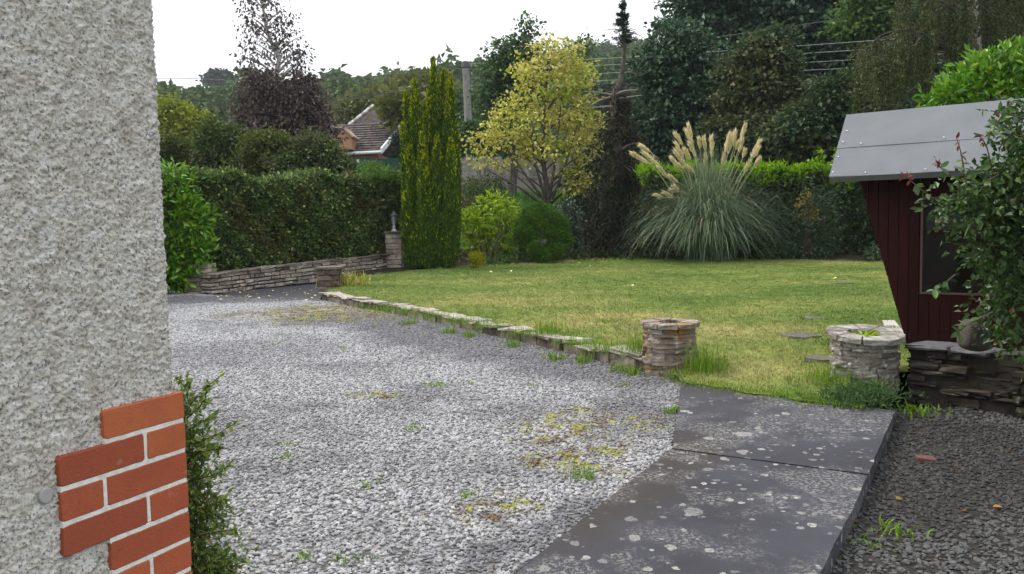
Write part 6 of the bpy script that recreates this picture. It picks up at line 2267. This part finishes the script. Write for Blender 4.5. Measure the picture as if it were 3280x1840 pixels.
for pts_ in (((590, 1330), (640, 1260), (720, 1195)), ((600, 1430), (680, 1400), (755, 1355)), ((600, 1280), (600, 1230), (565, 1215)), ((600, 1340), (650, 1290), (665, 1235)), ((610, 1540), (690, 1520), (735, 1490)), ((620, 1650), (700, 1610), (725, 1600)), ((620, 1720), (720, 1700), (775, 1700)), ((640, 1800), (720, 1790), (790, 1790)), ((610, 1450), (690, 1440), (700, 1440)), ((600, 1380), (650, 1350), (690, 1330)), ((590, 1300), (585, 1260), (600, 1210))):
    cpt = curve([at(*q, d - .04) for q in pts_], 12)
    mk('twig', mesh_np('tw', *tube(cpt, np.linspace(.0026, .001, 12), 4)), TWIG, e)
    k = 24
    ii = np.linspace(1, 10.9, k)
    P = np.array([cpt[int(i)] + (cpt[min(int(i) + 1, 11)] - cpt[int(i)]) * (i % 1) for i in ii])
    tg = unit(np.gradient(cpt, axis=0))[np.clip(ii.astype(int), 0, 11)]
    A = tg * .6 + rng.normal(0, .7, (k, 3))
    single_leaves(e, cm, P, A, rng.normal(0, .5, (k, 3)) + np.array([0, -.5, .8]), rng.uniform(.7, 1.15, k), rng)

# ---- grass tufts and weeds
rng = np.random.default_rng(120)
TG = leafmat('tuft_green', [(0, (.07, .14, .025)), (.7, (.13, .22, .04)), (1, (.24, .28, .08))], trans=.3)
def tuft(name, label, cat, group, px, py, h, n, spread, h0, h1, w=.003, mat=TG, lean=1.1):
    p = gp(px, py, h)
    if w == .003:
        n, w, h0 = int(n * 1.9), .0021, h0 * .6
    V, Fc = blades(rng, n, spread, h0, h1, w, lean, tuple(p))
    mk(name, mesh_np('tuft', V, Fc), mat, None, label=label, cat=cat, group=group)
tuft('grass_tuft', 'tall grass tuft on the right side of the lichen planter', 'grass tuft', None, 2262, 1190, .1, 170, .10, .15, .40)
tuft('grass_tuft', 'green tuft at the front foot of the lichen planter', 'grass tuft', None, 2185, 1215, .02, 130, .09, .05, .17)
tuft('grass_tuft', 'tall grass tuft in the corner left of the lichen planter', 'grass tuft', None, 2040, 1132, .15, 140, .10, .10, .30)
tuft('grass_tuft', 'rounded bright grass tuft on the cap of the low wall', 'grass tuft', None, 1762, 1068, .16, 150, .10, .10, .26)
tuft('grass_tuft', 'long grass at the left foot of the right stone planter', 'grass tuft', None, 2660, 1235, .06, 220, .14, .08, .28)
tuft('grass_tuft', 'darker grass tuft out on the lawn left of the lichen planter', 'grass tuft', None, 1940, 1035, .15, 70, .10, .05, .12)
tuft('weed', 'broad weed at the base of the low wall near its far end', 'weed', None, 1185, 988, .0, 90, .16, .05, .16, .008)
tuft('weed', 'bright green weed beside the left edge of the upper slab', 'weed', None, 2155, 1326, .0, 40, .045, .03, .09, .007)
tuft('grass_tuft', 'small green tuft alone in the middle of the gravel', 'grass tuft', None, 1398, 1240, .0, 60, .07, .03, .08)
tuft('weed', 'green grey weed in the mossy gravel by the path', 'weed', None, 1872, 1535, .0, 50, .05, .04, .12)
tuft('weed', 'leafy weed on the dark gravel at the foot of the retaining wall', 'weed', None, 2940, 1332, -.07, 70, .08, .04, .13, .008)
tuft('weed', 'green weed on the dark gravel near the bottom right', 'weed', None, 2860, 1712, -.07, 50, .06, .03, .09, .007)
tuft('weed', 'small weed beside the lower slab on the dark gravel', 'weed', None, 2775, 1760, -.07, 40, .05, .02, .07, .007)
for (px, py) in ((1560, 1055), (1690, 1080), (1480, 1040), (1300, 1010), (1850, 1108), (1900, 1118), (1960, 1130), (1390, 1024), (1230, 1000)):
    tuft('edge_grass', 'fringe of longer grass behind the low wall caps', 'grass tuft', 'fringe tufts along the low wall', px, py - 6, .15, 110, .16, .05, .14)
for (px, py) in ((1640, 1105), (1780, 1150), (1860, 1158), (1980, 1185), (2030, 1195), (1500, 1075), (1440, 1062), (1310, 1035)):
    tuft('wall_weed', 'small weed growing from the gravel at the foot of the low wall', 'weed', 'weeds at the foot of the low wall', px, py + 6, .0, 60, .06, .04, .15, .005)
for (px, py) in ((910, 1470), (915, 1430), (1180, 1560), (1100, 1120), (880, 1100), (1500, 1235), (1700, 1238), (1330, 1380), (980, 1790), (1110, 1800), (1500, 1590), (2000, 1240), (1050, 1010), (980, 1030), (1130, 1030), (1210, 1050)):
    tuft('gravel_weed', 'tiny green sprig growing through the gravel', 'weed', 'sprigs in the drive gravel', px, py, .0, 22, .045, .02, .06, .004)
for (px, py) in ((2215, 1226), (2262, 1232), (2310, 1242), (2365, 1250), (2430, 1258), (2480, 1268), (2545, 1276), (2600, 1286), (2655, 1292), (2705, 1298)):
    tuft('slab_fringe', 'short grass fringe creeping over the far edge of the upper slab', 'grass tuft', 'fringe tufts at the slab edge', px, py + rng.normal(0, 3), .06, 70, .10, .02, .07)
# straggling herb over the slab at the right planter
p0 = gp(2760, 1290, .07)
n = 420
P = np.array([tuple(gp(a, b_, .07)) for a, b_ in zip(rng.normal(2760, 55, n), rng.normal(2000 - 720, 14, n))])
P[:, 2] += rng.random(n) * .08
V, Fc = clump_leaves(rng, P, np.tile([0, -.5, .5], (n, 1)), .03, 6, .045, .012, .6, .0, .7, .6)
mk('creeping_plant', mesh_np('cr', V, Fc), leafmat('creeper_leaves', [(0, (.035, .07, .03)), (1, (.09, .14, .06))], trans=.2), None, label='feathery creeping plant spilling over the slab below the right planter', cat='plant')
# fallen leaves
FL = leafmat('fallen_leaf', [(0, (.55, .50, .20)), (.6, (.62, .58, .35)), (1, (.40, .22, .08))], trans=.1, src='object')
flm = leaf_mesh('fallen', .10, .07, FL, .05)
spots = [(1727, 848), (1790, 847), (1805, 848), (1850, 843), (1858, 855), (1888, 854), (1900, 833), (1930, 838), (1935, 830), (1590, 848), (1578, 872), (1590, 872), (2030, 915), (2420, 845), (2216, 860), (2680, 890), (2600, 915), (1915, 856), (2000, 846), (1640, 870)]
for (px, py) in spots:
    p = gp(px, py, .19)
    o = bpy.data.objects.new('fallen_leaf', flm)
    o.location = p
    o.rotation_euler = (rng.normal(0, .3), rng.normal(0, .3), rng.uniform(0, 6.28))
    COL.objects.link(o)
    props(o, 'pale yellow fallen leaf lying on the lawn', 'leaf', 'fallen leaves on the lawn')
n = 70
Pq = np.array([tuple(gp(a, b_, .022)) for a, b_ in zip(rng.uniform(690, 1024, n), rng.uniform(926, 960, n))])
V, Fc = leaf_arr(Pq, rng.normal(size=(n, 3)) * (1, 1, .15), np.tile([0, 0, 1.0], (n, 1)) + rng.normal(0, .25, (n, 3)), rng.uniform(.05, .09, n), rng.uniform(.035, .06, n), .1)
mk('leaf_litter', mesh_np('litter', V, Fc), leafmat('litter_leaf', [(0, (.55, .50, .20)), (.6, (.62, .58, .35)), (1, (.40, .22, .08))], trans=.1), None, label='pale leaf litter scattered on the tarmac by the boundary wall', cat='leaf litter', kind='stuff')
# broken tile and dead leaves on the dark gravel
p = gp(2965, 1478, -.05)
mk('broken_tile', prism([(p.x - .07, p.y - .03), (p.x + .05, p.y - .05), (p.x + .075, p.y + .04), (p.x - .05, p.y + .05)], [p.z + .035, p.z + .02, p.z + .025, p.z + .035], p.z - .01, .003), plain('broken_clay', (.11, .055, .045), .85, var=.2, scale=30), None, label='broken reddish tile piece lying on the dark gravel', cat='tile')
BL = leafmat('dead_leaf', [(0, (.20, .09, .03)), (1, (.32, .20, .08))], trans=.1, src='object')
blm = leaf_mesh('dead_leaf', .06, .03, BL, .15)
for (px, py) in ((3210, 1625), (3085, 1635), (2720, 1680), (2870, 1590), (3060, 1500), (3240, 1445)):
    p = gp(px, py, -.035)
    o = bpy.data.objects.new('dead_leaf', blm)
    o.location = p
    o.rotation_euler = (rng.normal(0, .4), rng.normal(0, .4), rng.uniform(0, 6.28))
    COL.objects.link(o)
    props(o, 'brown dead leaf lying on the dark gravel', 'leaf', 'dead leaves on the dark gravel')


# ================================================================== AIR
hz_me = mesh_np('haze', *obox((0, 0, 0), (1, 0, 0), (0, 1, 0), (0, 0, 1), -345, 345, -85, 335, -4, 78))
hm_ = bpy.data.materials.new('haze_air')
hm_.use_nodes = True
hm_.node_tree.nodes.clear()
ho = hm_.node_tree.nodes.new('ShaderNodeOutputMaterial')
hv = hm_.node_tree.nodes.new('ShaderNodeVolumePrincipled')
hv.inputs['Color'].default_value = (.86, .92, 1.0, 1)
hv.inputs['Density'].default_value = 0.00036
hv.inputs['Anisotropy'].default_value = 0.2
hm_.node_tree.links.new(hv.outputs[0], ho.inputs['Volume'])
mk('haze', hz_me, hm_, None, kind='stuff')
